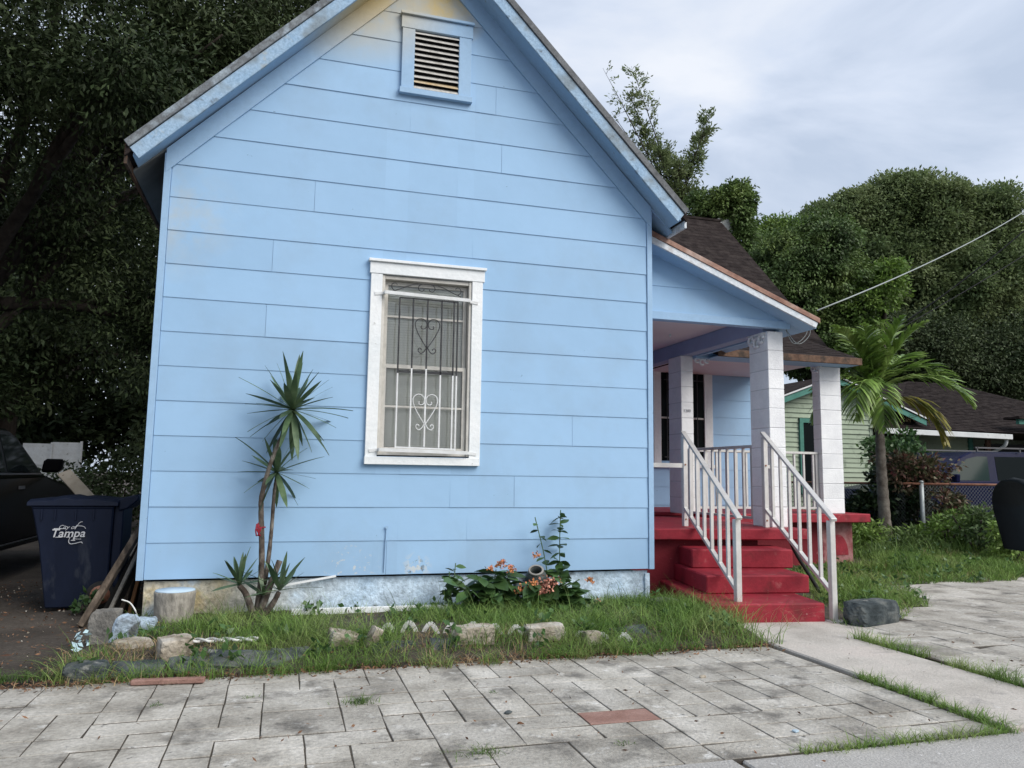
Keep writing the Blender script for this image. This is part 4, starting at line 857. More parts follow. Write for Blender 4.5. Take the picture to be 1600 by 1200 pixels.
# navy suv behind the neighbour's fence, nose to the left
SV, sw2, syi = car('suv', 'navy blue van parked behind the chain link fence', (12.75, 6.25, .10), (-1, 0, 0), 5.1, 1.95,
    [(0, .40), (.0, .80), (.12, .98), (1.02, 1.12), (1.15, 1.17), (5.05, 1.17), (5.1, .6), (5.0, .35), (.3, .32)],
    [(.98, 1.14), (1.85, 1.70), (2.15, 1.80), (4.6, 1.83), (4.85, 1.74), (5.05, 1.14)], 1.15, CARBLUE, GLASSD, (.95, 4.05),
    [([(1.22, 1.20), (1.95, 1.64), (2.25, 1.70), (2.52, 1.70), (2.40, 1.20)], GLASSG), ([(2.62, 1.20), (2.72, 1.70), (3.75, 1.71), (3.75, 1.20)], GLASSD), ([(3.85, 1.20), (3.85, 1.71), (4.55, 1.70), (4.75, 1.20)], GLASSD)], .36, .2)
s = MB(); s.bar(sw2(2.2, .80, 1.88), sw2(4.6, .80, 1.89), .03, .03); s.bar(sw2(2.2, -.80, 1.88), sw2(4.6, -.80, 1.89), .03, .03)
for x in (2.25, 3.4, 4.55):
    for y in (-.8, .8): s.bar(sw2(x, y, 1.80), sw2(x, y, 1.885), .03, .03)
s.build('roof_rail', CHROME, SV)
s = MB(); s.bar(sw2(1.0, .985, .66), sw2(4.9, .985, .66), .02, .06); s.bar(sw2(1.0, .985, .50), sw2(4.9, .985, .50), .02, .05); s.build('side_moulding', RUBBER, SV, bevel=.006)
s = MB(); s.prism([sw2(1.28, .98, 1.16), sw2(1.28, 1.16, 1.16), sw2(1.28, 1.18, 1.32), sw2(1.28, 1.0, 1.32)], Vector((.12, 0, 0))); s.build('mirror', CARBLUE, SV, bevel=.02)
for x in (2.3, 3.5): s = MB(); s.bar(sw2(x, .985, 1.02), sw2(x+.2, .985, 1.02), .02, .03); s.build('door_handle', CARBLUE, SV, bevel=.005)

# ================================================================== PLANTER BED THINGS
def rock(nm, label, c, size, m, seed, boxy=.5, cat='rock', group=None, rz=0.0, tilt=(0, 0)):
    g = np.random.default_rng(seed); bm = bmesh.new(); bmesh.ops.create_icosphere(bm, subdivisions=4, radius=1)
    off = g.normal(size=(5, 3)); fr = g.uniform(1.2, 3.5, (5, 1))
    for v in bm.verts:
        p = np.array(v.co); q = p/np.max(np.abs(p)); p = p*(1-boxy) + q*boxy*.92
        nz = sum(math.sin(float(np.dot(off[k]*fr[k], p))+k) for k in range(5))*.022*(2-boxy) + g.normal()*.014
        v.co = Vector(p*(1+nz)*np.array(size)/2)
    me = bpy.data.meshes.new(nm); bm.to_mesh(me); bm.free(); me.materials.append(m)
    o = bpy.data.objects.new(nm, me); link(o, None, c); o.rotation_euler = (tilt[0], tilt[1], rz); return tag(o, label, cat, group)
ED = 'loose stones edging the planter bed'
def P0(x, y, z=0.0): return atZ(x, y, z)
rock('limestone_block', 'squarish cream limestone block at the bed front left of the yucca', P0(272, 1018, .08), (.22, .24, .20), ROCKL, 1, .93, 'stone block', ED, .3)
rock('painted_rock', 'tall rock splashed with blue paint near the house corner', P0(192, 985, .10), (.20, .18, .27), ROCKB, 2, .55, 'rock', ED, .4, (.3, .2))
rock('painted_rock', 'low flat rock with blue painted top in front of the concrete cylinder', P0(222, 975, .10), (.22, .18, .10), ROCKB, 3, .6, 'rock', ED)
rock('grey_block', 'grey upright broken block behind the blue painted rocks', P0(165, 980, .13), (.22, .12, .28), ROCKG, 4, .8, 'stone block', ED, -.2)
rock('grey_rock', 'small pale grey rock half buried below the blue painted rock', P0(205, 1010, .05), (.28, .18, .12), ROCKL, 5, .4, 'rock', ED)
rock('grey_rock', 'dark rock at the left front corner of the bed', P0(135, 1050, .04), (.28, .22, .14), SLATE, 6, .4, 'rock', ED)
rock('broken_brick', 'broken grey-brown paving chunk lying left of the tilted white one', P0(535, 1000, .09), (.22, .16, .13), ROCKL, 7, .93, 'stone block', ED, .15, (.1, .25))
rock('broken_brick', 'thin pale slab chunk tilted against the grass by the white edging', P0(580, 1002, .08), (.07, .12, .22), ROCKL, 8, .93, 'stone block', ED, .2, (0, .5))
rock('broken_brick', 'long brown weathered block in the grass below the flower shrub', P0(740, 992, .10), (.32, .16, .14), ROCKL, 9, .93, 'stone block', ED, .05)
rock('broken_brick', 'light tan brick on the grass right of the long brown block', P0(850, 988, .10), (.30, .15, .12), ROCKL, 10, .9, 'stone block', ED, -.08, (.05, -.05))
rock('broken_brick', 'small tan stone at the right end of the stone row', P0(925, 996, .07), (.14, .12, .10), ROCKL, 12, .7, 'stone block', ED)
rock('lichen_boulder', 'long grey lichen-spotted stone on the grass right of the steps', P0(1362, 957, .09), (.62, .26, .24), SLATE, 13, .7, 'rock', None, .25)
rock('grey_rock', 'rough grey stone under the porch left of the steps', P0(1040, 945, .05), (.34, .2, .14), ROCKG, 14, .4, 'rock', None)
for k, (x, y, w, h, rz, lb) in enumerate(((385, 1042, .52, .12, .02, 'long dark slate slab at the bed edge below the yucca'), (455, 1035, .30, .11, .15, 'dark slate slab right of the long one below the yucca'),
        (300, 1050, .30, .10, .3, 'dark pointed slate below the cream limestone block'), (215, 1056, .34, .09, 0, 'dark slate piece nearest the left bed corner'), (615, 1024, .36, .11, .1, 'dark slate chunk below the thin tilted slab'),
        (705, 1020, .34, .12, -.05, 'dark slate chunk below the long brown block'), (860, 1013, .30, .08, .1, 'thin dark slate under the light tan brick'), (985, 1000, .34, .12, 0, 'dark slate chunk in the grass left of the steps'), (530, 1030, .26, .07, 0, 'flat dark slate between the yucca and the white edging'))):
    rock('slate_slab', lb, P0(x, y-3, .005), (w, .20, h), SLATE, 20+k, .9, 'slate', 'dark slate edging of the planter bed', rz, (.35, random.uniform(-.12, .12)))
s = MB(); a, c = P0(205, 1066, .02), P0(320, 1062, .02); s.bar(a, c, .05, .03); s.build('red_brick_strip', REDPAV, None, bevel=.005, label='thin reddish brick strip lying along the left bed front', cat='brick')
# concrete cylinder with blue painted top
cc = Vector((.325, -.20, .0))
CYL = thing('concrete_cylinder', 'squat concrete cylinder with pale blue painted top by the corner', 'concrete cylinder', cc)
s = MB(); s.lathe([(.150, -.06), (.152, .10), (.160, .24), (.163, .272), (.158, .282)], cc, 28); s.build('body', ROCKG if False else mat('cylinder_concrete', [(.24, .22, .19), (.34, .32, .28), (.16, .15, .13)], 8, .95, bump=.8, bscale=30, speck=(40, .2), stretch=(1, 1, .4)), CYL, True)
s = MB(); s.lathe([(.157, .2825), (.152, .290), (.0, .291)], cc, 28); s.build('painted_top', mat('cylinder_top_paint', [(.42, .55, .66), (.5, .62, .72)], 6, .8, bump=.3), CYL, True)
# white plastic edging: row of pointed arches
EDG = thing('garden_edging', 'row of white plastic pointed arches standing in the grass bed', 'garden edging', P0(600, 985, .04))
a, c = P0(590, 985, .06), P0(1165, 1000, .06); nE = 17
for k in range(12):
    p, q = a+(c-a)*(k/nE), a+(c-a)*((k+1)/nE); z = random.uniform(-.015, .012) - .02*(k > 6) - .018*(k > 8); up = Vector((0, 0, 1)); dd = q-p
    s = MB(); P = [p+dd*.06+up*(-.05+z), p+dd*.25+up*(.02+z), p+dd*.40+up*(.055+z), p+dd*.5+up*(.06+z), p+dd*.60+up*(.055+z), p+dd*.75+up*(.02+z), p+dd*.94+up*(-.05+z)]
    for i in range(6): s.bar(P[i], P[i+1], .010, .032, up=(0, 0, 1))
    s.build('arch', PLAST, EDG)
s = MB()
for ph in (0, math.pi): s.tube([P0(298+i*5.5, 1001+2.2*math.sin(i*.8+ph)-i*.15, .085+.012*math.cos(i*.8+ph)) for i in range(20)], .010, 6)
s.build('fallen_edging', PLAST, None, True, label='twisted white plastic strip lying on the bed soil', cat='garden edging')
a, c = atY(455, 957, -.22), atY(760, 948, -.20); s = MB(); s.bar(a, c, .03, .06); s.build('white_board', WHITE, None, bevel=.003, label='long white board lying in the grass along the foundation', cat='board')
# flowering shrubs and weeds by the wall
sl = MB()
for (w, t) in [(.002, 0), (.22, .2), (.34, .42), (.28, .68), (.12, .88), (.003, 1.0)]: sl.v += [(-w, t, .10*w-.18*t*t), (0, t, -.04-.18*t*t+.02), (w, t, .10*w-.18*t*t)]
for i in range(5):
    for k in range(2): sl.f.append((3*i+k, 3*i+k+1, 3*i+k+4, 3*i+k+3))
SLM = bpy.data.meshes.new('shrub_leaf'); SLM.from_pydata(sl.v, [], sl.f); SLM.materials.append(SHRUBLEAF); SLM.polygons.foreach_set('use_smooth', [True]*len(SLM.polygons))
def shrub(label, base, stems, flowers, seed, leaf=.20, per=7):
    g = random.Random(seed); T = thing('flowering_shrub', label, 'shrub', base, 'leafy shrubs below the window wall'); sm = MB()
    for (tip, n) in stems:
        mid = (Vector(base)+Vector(tip))/2 + Vector((g.uniform(-.04, .04), g.uniform(-.03, .03), .04)); pts = curve([Vector(base)+Vector((g.uniform(-.05, .05), 0, -.03)), mid, tip], 6); sm.tube(pts, .005, 5)
        n = int(n*1.9)
        for k in range(n):
            t = .25+.75*(k+.5)/n; p = pts[min(len(pts)-1, int(t*(len(pts)-1)))]; az = k*2.2+g.uniform(-.6, .6); el = g.uniform(-.5, .5); L = leaf*g.uniform(.7, 1.25)*(1.15-.5*t)
            inst('leaf', SLM, T, Matrix.Translation(p) @ Matrix.Rotation(az, 4, 'Z') @ Matrix.Rotation(el, 4, 'X') @ Matrix.Rotation(g.uniform(-.7, .7), 4, 'Y') @ Matrix.Diagonal((L, L*1.25, L, 1)))
    sm.build('stems', BARK if False else SHRUBLEAF, T)
    for (c, m, r, n) in flowers:
        P = np.array(c) + np.random.default_rng(seed+n).normal(size=(n, 3))*np.array((r, r*.7, r*.6)); V, F = leaf_mesh(P, .03, .022, seed=n); np_mesh('flower_cluster', V, F, m, T, origin=tuple(c), kind='stuff')
    return T
def q(x, y, o=-.3): return atY(x, y, o)
shrub('leafy shrub with orange flower heads left of the dark pot', (*q(770, 950)[:2], .04), [(q(700, 905), 6), (q(725, 915), 7), (q(750, 900), 8), (q(775, 890, -.25), 9), (q(795, 895), 9), (q(815, 915, -.4), 8), (q(740, 935, -.4), 7), (q(780, 925, -.45), 8), (q(810, 940, -.45), 7), (q(765, 905, -.2), 7)],
      [(q(783, 882, -.3), ORANGEF, .028, 60), (q(798, 888, -.3), ORANGEF, .022, 45), (q(766, 889, -.28), ORANGEF, .014, 25)], 31)
shrub('leafy shrub with coral flowers in front of the dark pot', (*q(850, 958, -.45)[:2], .04), [(q(835, 905, -.45), 7), (q(865, 900, -.4), 8), (q(880, 915, -.35), 8), (q(900, 925, -.35), 8), (q(920, 938, -.35), 7), (q(880, 890, -.2), 8), (q(820, 930, -.5), 6), (q(895, 945, -.5), 6), (q(905, 905, -.25), 6)],
      [(q(832, 915, -.5), ORANGEF, .035, 80), (q(858, 912, -.52), PINKF, .045, 120), (q(846, 922, -.52), PINKF, .04, 90), (q(812, 923, -.48), ORANGEF, .018, 40), (q(922, 905, -.35), ORANGEF, .02, 35), (q(934, 938, -.35), PINKF, .014, 25), (q(838, 868, -.25), ORANGEF, .018, 30)], 32)
shrub('tall thin weed with paired leaves rising above the dark pot', (*q(872, 930, -.2)[:2], .05), [(q(876, 797, -.14), 17), (q(836, 808, -.14), 6), (q(873, 880, -.2), 6)], [], 33, .12)
shrub('small round-leaved weed at the left end of the shrubs', (*q(702, 945, -.25)[:2], .05), [(q(702, 893, -.2), 6), (q(718, 900, -.25), 6), (q(695, 920, -.25), 5), (q(712, 880, -.15), 5)], [], 34, .10)
pc = q(838, 905, -.28); POT = thing('clay_pot', 'dark round pot tipped sideways among the flowering shrubs', 'pot', pc)
Tm = Matrix.Rotation(R(32), 3, 'X') @ Matrix.Rotation(R(-12), 3, 'Y')
s = MB(); s.lathe([(.02, -.09), (.07, -.075), (.10, -.03), (.105, .02), (.085, .07), (.062, .095), (.060, .10), (.052, .095), (.06, .05), (.02, -.05)], pc, 20, Tm); s.build('body', POTM, POT, True)
s = MB(); s.lathe([(.058, .096), (.070, .099), (.073, .108), (.068, .116), (.055, .112)], pc, 20, Tm); s.f = s.f[:-2]; s.build('rim', POTRIM, POT, True)
rock('grey_rock', 'lump of grey weathered rock behind the orange flowered shrub', q(812, 908, -.2), (.16, .12, .14), ROCKB, 44, .2, 'rock')
fp = P0(128, 1000, .06); V, F = leaf_mesh(np.array([fp]*14)+rng.normal(size=(14, 3))*.025, .06, .035, seed=5)
np_mesh('plastic_flower', V, F, mat('pale_blue_petal', [(.42, .58, .64)], rough=.5), None, tuple(fp), label='pale blue artificial flower on the ground by the rocks', cat='flower')
s = MB(); s.tube(curve([P0(215, 965, .1), P0(212, 955, .16), P0(203, 942, .22), P0(190, 937, .25)], 6), .006, 6); s.build('bent_tubing', PLAST, None, True, label='short curved white cord sticking up beside the planks', cat='tubing')

# ================================================================== NEIGHBOUR, FENCE, PALM
NY = 9.6
NB = thing('green_house', 'sage green neighbouring house with teal trim and dark hip roof', 'house', (17.0, 12.0, .1))
s = MB(); s.prism([(12.1, NY, .05), (16.0, NY, .05), (16.0, NY, 3.30), (14.7, NY, 3.77), (12.1, NY, 2.86)], (0, .12, 0)); NW = s.build('gable_wall', GREENS, NB)
def npl(parent, x0, x1, y, z0, z1, topf=None):
    z = z0
    while z < z1:
        zz = min(z+.125, z1); mb = MB(); p = [(x0, z), (x1, z), (x1, zz+.003), (x0, zz+.003)]
        if topf:
            hw = [max(0, (3.76-q_)/.36) for q_ in (z, zz)]
            if hw[1] < .05: break
            p = [(max(x0, 14.7-hw[0]), z), (min(x1, 14.7+hw[0]), z), (min(x1, 14.7+hw[1]), zz+.003), (max(x0, 14.7-hw[1]), zz+.003)]
        add_lap(mb, p, z, zz+.003, y-.002, lap=.028, base=.002); mb.build('siding_plank', GREENS, parent); z += .125
npl(NW, 12.12, 15.98, NY, .35, 3.72, lambda x: 3.74-abs(x-14.7)*.36)
s = MB(); s.box(15.94, NY-.04, .1, 16.03, NY+.15, 2.9); s.build('corner_post', GREENS, NB)
for sg in (-1, 1):
    s = MB(); s.prism([(14.7, NY-.35, 3.90), (14.7+sg*2.8, NY-.35, 3.90-2.8*.36), (14.7+sg*2.8, NY-.35, 3.75-2.8*.36), (14.7, NY-.35, 3.75)], (0, .03, 0)); s.build('rake_board', TEAL, NB)
    s = MB(); s.prism([(14.7, NY-.38, 3.96), (14.7+sg*2.85, NY-.38, 3.96-2.85*.36), (14.7+sg*2.85, NY-.38, 3.905-2.85*.36), (14.7, NY-.38, 3.905)], (0, 4.0, 0)); s.build('gable_roof', SHINGLE, NB)
    s = MB(); s.prism([(14.7, NY-.385, 3.955), (14.7+sg*2.85, NY-.385, 3.955-2.85*.36), (14.7+sg*2.85, NY-.385, 3.915-2.85*.36), (14.7, NY-.385, 3.915)], (0, .004, 0)); s.build('rake_edge', GUTTER, NB)
for (x0, x1, z0, z1, yy) in ((13.75, 14.62, .9, 2.83, NY), ):
    s = MB(); s.box(x0+.10, yy-.045, z0, x1-.1, yy-.035, z1-.1); WN = s.build('window', GLASSD, NB)
    for qd in ((x0, z0, x0+.11, z1), (x1-.11, z0, x1, z1), (x0, z1-.11, x1, z1)): s = MB(); s.box(qd[0], yy-.075-.002*(qd[2]-qd[0] > .2), qd[1], qd[2], yy-.02, qd[3]); s.build('casing', TEAL, WN)
s = MB(); s.box(16.03, 11.6, .05, 26, 11.72, 2.9); PWL = s.build('porch_wall', GREENS, NB)
npl(PWL, 18.6, 20.6, 10.9, .35, 2.6)
s = MB(); s.box(18.6, 10.9, .05, 20.6, 11.6, 2.62); s.build('porch_bay', GREENS, NB)
for xx in (18.45, 20.6): s = MB(); s.box(xx, 10.84, .1, xx+.15, 11.0, 2.62); s.build('porch_post', TEAL, NB)
s = MB(); s.box(17.0, 9.55, .1, 17.08, 9.63, 2.6); s.build('porch_post', BROWNW, NB)
s = MB(); s.box(21.0, 10.6, .9, 22.6, 10.7, 2.4); W3 = s.build('window', GLASSD, NB)
for qd in ((20.95, .9, 21.1, 2.5), (22.5, .9, 22.65, 2.5)): s = MB(); s.box(qd[0], 10.55, qd[1], qd[2], 10.62, qd[3]); s.build('casing', BROWNW, W3)
gl, gr = atY(1383, 673, 9.2), atY(1580, 683, 9.2)
s = MB(); s.bar(gl, gr, .12, .14); s.bar(gr, gr+Vector((0, .2, -.05)), .10, .1); GT = s.build('gutter', GUTTER, NB, bevel=.01)
s = MB(); s.tube(curve([gr+Vector((-.1, .05, -.05)), gr+Vector((-.1, .15, -.25)), gr+Vector((-.12, .6, -.45)), gr+Vector((-.12, .9, -.7))], 5), .045, 8); s.build('downspout', GUTTER, NB, True)
r0, r1 = atY(1418, 599, 13.2), atY(1484, 597, 13.2); zr = (r0.z+r1.z)/2
E0, E1, E2, E3 = Vector((16.4, 9.2, gl.z+.08)), Vector((27.2, 9.2, gl.z+.02)), Vector((27.2, 17.5, gl.z+.05)), Vector((12.4, 17.5, gl.z+.05)); A0, A1 = Vector((r0.x, 13.2, zr)), Vector((r1.x, 13.2, zr))
s = MB(); s.add([E0, E1, E2, E3, A0, A1, Vector((12.6, 12.0, gl.z+.05))], [(0, 1, 5, 4), (1, 2, 5), (2, 3, 4, 5), (3, 6, 4), (6, 0, 4), (0, 6, 3, 2, 1)]); s.build('hip_roof', SHINGLE, NB)
s = MB()   # courses on the slope facing the street
for k in range(34):
    t0, t1 = k/34, (k+1.1)/34; a0, b0 = E0.lerp(A0, t0), E1.lerp(A1, t0); a1, b1 = E0.lerp(A0, min(1, t1)), E1.lerp(A1, min(1, t1)); u = Vector((0, -.004, .012)); nS = max(2, int((b0-a0).length/.33))
    for i in range(nS):
        f0, f1 = i/nS, (i+.98)/nS; j = u*random.uniform(.7, 1.3); s.add([a0.lerp(b0, f0)+j*1.3, a0.lerp(b0, f1)+j*1.3, a1.lerp(b1, f1)+j*.2, a1.lerp(b1, f0)+j*.2], [(0, 1, 2, 3)])
s.build('shingles', SHINGLE, NB, kind='stuff')
s = MB(); s.box(20.4, 9.0, gl.z+.30, 27.2, 9.1, gl.z+.44); s.build('fascia', TEAL, NB)
s = MB(); s.box(20.3, 8.9, gl.z+.44, 27.4, 9.4, gl.z+.50); s.build('entry_roof', SHINGLE, NB)
s = MB(); s.box(23.2, 10.3, .05, 26, 10.5, 2.9); NW3 = s.build('right_wall', GREENS, NB)
npl(NW3, 23.2, 26, 10.3, .9, 2.8)
# chain link fence
FC = Vector((12.40, 4.30, .10))
def fence(label, A, B, nposts, seed):
    T = thing('chain_link_fence', label, 'fence', A); A, B = Vector(A), Vector(B); d = B-A; Lg = d.length; u = d.normalized(); hgt = 1.12
    for k in range(seed-1, nposts):
        p = A+d*(k/(nposts-1)); s = MB(); s.tube([p+Vector((0, 0, -.1)), p+Vector((0, 0, hgt+.02))], .040 if k == 0 else .026, 10); s.lathe([(.045, hgt+.02), (.04, hgt+.05), (.01, hgt+.065)], p, 10); s.build('post', GALV, T, True)
    s = MB(); s.tube([A+Vector((0, 0, hgt))-u*.2, B+Vector((0, 0, hgt))], .022, 8); s.build('top_rail', RUST, T, True)
    s = MB(); st = .075; n = int((Lg+hgt)/st)
    for k in range(n):
        for sg in (0, 1):
            x0 = k*st-hgt; x1 = k*st; a, c = max(0, x0), min(Lg, x1)
            if c-a < .02: continue
            z0, z1 = (a-x0), (c-x0)
            if sg: z0, z1 = hgt-z0, hgt-z1
            s.bar(A+u*a+Vector((0, .004*sg-.002, z0*.97+.02)), A+u*c+Vector((0, .004*sg-.002, z1*.97+.02)), .005, .005)
    s.build('wire_mesh', mat('dark_wire', [(.10, .11, .115)], rough=.5, metal=.3), T, kind='stuff')
fence('chain link fence with rusty top rail in front of the navy van', FC, (21.5, 4.10, .10), 4, 1)
fence('chain link fence running back beside the green siding wall', FC+Vector((-.15, .25, 0)), (12.0, 9.0, .08), 3, 2)

# coconut-style palm
pb_ = atD(1386, 853, 14.1); pb_.z = .06; pcz = atD(1374, 664, 14.1); ptop = atD(1368, 600, 14.1)
PM = thing('palm_tree', 'small palm with one yellowing frond standing on the right lawn', 'palm tree', pb_)
s = MB(); tp = curve([pb_-Vector((0, 0, .1)), pb_.lerp(pcz, .5)+Vector((-.02, 0, 0)), pcz], 12); n = len(tp); s.tube(tp, [.115-.04*i/(n-1)+(.006 if i % 2 else -.004) for i in range(n)], 12); s.build('trunk', mat('palm_bark', [(.10, .085, .07), (.20, .18, .155)], 9, .95, bump=.6, bscale=25, speck=(30, .2)), PM, True)
s = MB(); s.tube(curve([pcz, pcz.lerp(ptop, .5), ptop], 5), [.095, .10, .09, .085, .08, .075, .065, .06, .055, .05, .045], 12); s.build('crownshaft', mat('palm_crownshaft', [(.26, .20, .10), (.20, .22, .09)], 5, .6, stretch=(1, 1, .4)), PM, True)
def frond(tipdir, ln, droop, m, seed, wid=.5, start=None):
    g = np.random.default_rng(seed); b0 = np.array(start or ptop-Vector((0, 0, .10))); d = unit(np.array(tipdir, float)); n = 22
    pts = [b0]; dirn = d.copy()
    for k in range(n):
        dirn = unit(dirn + np.array((0, 0, -droop/n*(0.5+1.4*k/n)))); pts.append(pts[-1]+dirn*ln/n)
    pts = np.array(pts); V, F = [], []
    def strip(a, dr, L, w, sag):
        nb = len(V); sd = unit(np.cross(dr, np.array((0, 0, 1.0)) + g.normal(size=3)*.25))
        for t, ww in ((0, .6), (.33, 1), (.7, .8), (1, .05)):
            c = a + dr*L*t + np.array((0, 0, -1))*sag*L*t*t; V.append(c-sd*w*ww/2); V.append(c+sd*w*ww/2)
        for k in range(3): F.append((nb+2*k, nb+2*k+1, nb+2*k+3, nb+2*k+2))
    for k in range(3, n+1):
        t = k/n; tang = unit(pts[k]-pts[k-1]); up = np.array((0, 0, 1.0)); side = unit(np.cross(tang, up)+1e-6)
        nrm = np.cross(side, tang)
        for sub in (0, .5) if k > 12 else (0, .5):
            base = pts[k]-(pts[k]-pts[k-1])*sub
            for sg in (-1, 1):
                L = wid*math.sin(math.pi*min(1, .18+.80*t))**.7*g.uniform(.85, 1.15); strip(base, unit(side*sg*.8 + tang*(.55+.4*t) + nrm*(.30+g.normal()*.12)), L, .058, .25+.25*g.uniform()+.3*(droop > 1.6))
    o = np_mesh('frond', np.array(V), np.array(F), m, PM, tuple(b0)); 
    s = MB(); s.tube([Vector(p) for p in pts], [.022*(1-.85*i/n) for i in range(n+1)], 6); s.build('rachis', PALMYEL if m is PALMYEL else PALMLEAF, o, True)
rt, upv = Vector(CR), Vector((0, 0, 1)); fw_ = Vector((CF[0], CF[1], 0)).normalized()
def dirc(x, z, y=0.0): return tuple(rt*x + upv*z + fw_*y)
frond(dirc(-.45, 1.0, -.2), 1.5, .9, PALMLEAF, 1); frond(dirc(-.15, 1.0, .3), 1.35, .5, PALMLEAF, 2); frond(dirc(.35, 1.0, -.25), 1.5, .9, PALMLEAF, 3)
frond(dirc(.8, .75, .1), 1.75, 1.5, PALMLEAF, 4, .55); frond(dirc(.95, .55, -.3), 1.8, 1.6, PALMLEAF, 5, .5); frond(dirc(-.9, .55, -.1), 1.35, 1.4, PALMLEAF, 6, .42)
frond(dirc(-.55, .5, -.6), 1.55, 2.6, PALMLEAF, 7, .45); frond(dirc(-.25, .35, -.75), 1.5, 3.0, PALMLEAF, 8, .42); frond(dirc(-.8, .4, .5), 1.4, 2.0, PALMLEAF, 9, .42)
frond(dirc(.75, .45, -.15), 1.55, 2.7, PALMYEL, 10, .48, tuple(ptop-Vector((0, 0, .38)))); frond(dirc(.15, .9, .7), 1.5, 1.2, PALMLEAF, 11); frond(dirc(.0, 1.0, -.1), 1.1, .2, PALMLEAF, 12, .35)
frond(dirc(-.5, .8, .4), 1.4, 1.2, PALMLEAF, 13); frond(dirc(-.3, 1.0, -.4), 1.35, .6, PALMLEAF, 14, .55); frond(dirc(.15, 1.0, -.3), 1.4, .7, PALMLEAF, 15, .55); frond(dirc(-.7, .9, 0), 1.3, .9, PALMLEAF, 16, .5); frond(dirc(.6, .9, .3), 1.5, 1.1, PALMLEAF, 17, .55)
P = np.array(pcz) + np.array(dirc(.14, .03, -.1)) + rng.normal(size=(60, 3))*.01 + np.outer(np.linspace(0, .42, 60), np.array(dirc(1, .25, -.2)))
V, F = leaf_mesh(P, .09, .012, seed=77); np_mesh('flower_stalk', V, F, STRAW, PM, tuple(pcz))

# mailbox on its post at the kerb, mostly out of frame
mb0 = atD(1578, 800, 2.05); MX = Vector((mb0.x, mb0.y, 0))
MBX = thing('mailbox', 'black plastic mailbox on a post at the right picture edge', 'mailbox', (MX.x+.28, MX.y-.05, 0))
ax = Vector((.955, -.296, 0)); lt = Vector((.296, .955, 0)); L = .5
prof = [(-.095, 1.085), (-.10, 1.19)] + [(.10*math.cos(a), 1.19+.085*math.sin(a)) for a in [math.pi*(1-k/10) for k in range(11)]] + [(.10, 1.19), (.095, 1.085)]
s = MB()
def mring(x, sc=1.0, k=0): return [MX + ax*(x + (1.27-z)*k) + lt*(y*sc) + Vector((0, 0, 1.15+(z-1.15)*sc)) for y, z in prof]
n = len(prof); rg = [mring(.02, .93, .16), mring(.0, 1.0, .20), mring(.018, 1.04, .20), mring(.03, 1.0, .20), mring(L, 1.0, .0)]
for r_ in rg: s.v += [tuple(p) for p in r_]
for i in range(4):
    for k in range(n): s.f.append((i*n+k, i*n+(k+1) % n, (i+1)*n+(k+1) % n, (i+1)*n+k))
s.f += [tuple(range(n))[::-1], tuple(4*n+k for k in range(n))]; s.build('box', MAILB, MBX, True)
p0 = MX+ax*.30; s = MB(); s.box(p0.x-.05, p0.y-.05, -.05, p0.x+.05, p0.y+.05, 1.083); s.build('post', WOODOLD, MBX, bevel=.005)
s = MB(); p1 = MX+ax*.4-lt*.108; s.box(p1.x-.01, p1.y-.008, 1.12, p1.x+.01, p1.y+.0, 1.26); s.build('flag', REDRIB, MBX)

# overhead wires
def wire(label, A, B, sag, r, m):
    A, B = Vector(A), Vector(B); s = MB(); s.tube([A.lerp(B, t/24)+Vector((0, 0, -sag*4*(t/24)*(1-t/24))) for t in range(25)], r, 6); s.build('power_line', m, None, True, label=label, cat='wire')
wa = Vector((6.97, .30, 3.16)); wire('thick pale service cable running from porch eave up to the right', atY(1277, 485, .5), atD(1760, 205, 22), .42, .009, CABLE)
wire('upper thin black cable crossing the trees at the right', atD(1400, 512, 24), atD(1720, 250, 22), .25, .020, CABLEB); wire('lower thin black cable crossing the trees at the right', atD(1290, 575, 24), atD(1700, 335, 24), .15, .016, CABLEB)
s = MB(); e0 = Vector((6.99, .30, 3.12))
for k in range(2): s.tube(curve([e0+Vector((0, .02*k, .0)), e0+Vector((.03-.05*k, .05, -.16)), e0+Vector((-.10-.05*k, .1, -.26)), e0+Vector((-.2, .2, -.05))], 6), .0045, 5)
s.build('cable_loop', CABLE, None, True, label='loops of loose cable hanging under the porch eave corner', cat='cable')

# white vinyl fence far back left
VF = thing('vinyl_fence', 'white vinyl fence panels far back behind the black pickup', 'fence', (-4.3, 13.2, 0))
for k in range(2):
    x = -4.70+k*.62; z = 1.86+.04*(k % 2); s = MB(); s.box(x, 13.2, .0, x+.58, 13.24, z); s.box(x+.0, 13.18, z-.5, x+.58, 13.2, z-.44); s.build('panel', PLAST, VF)
    s = MB(); s.box(x+.58, 13.17, .0, x+.618, 13.26, z+.03); s.build('post', PLAST, VF)

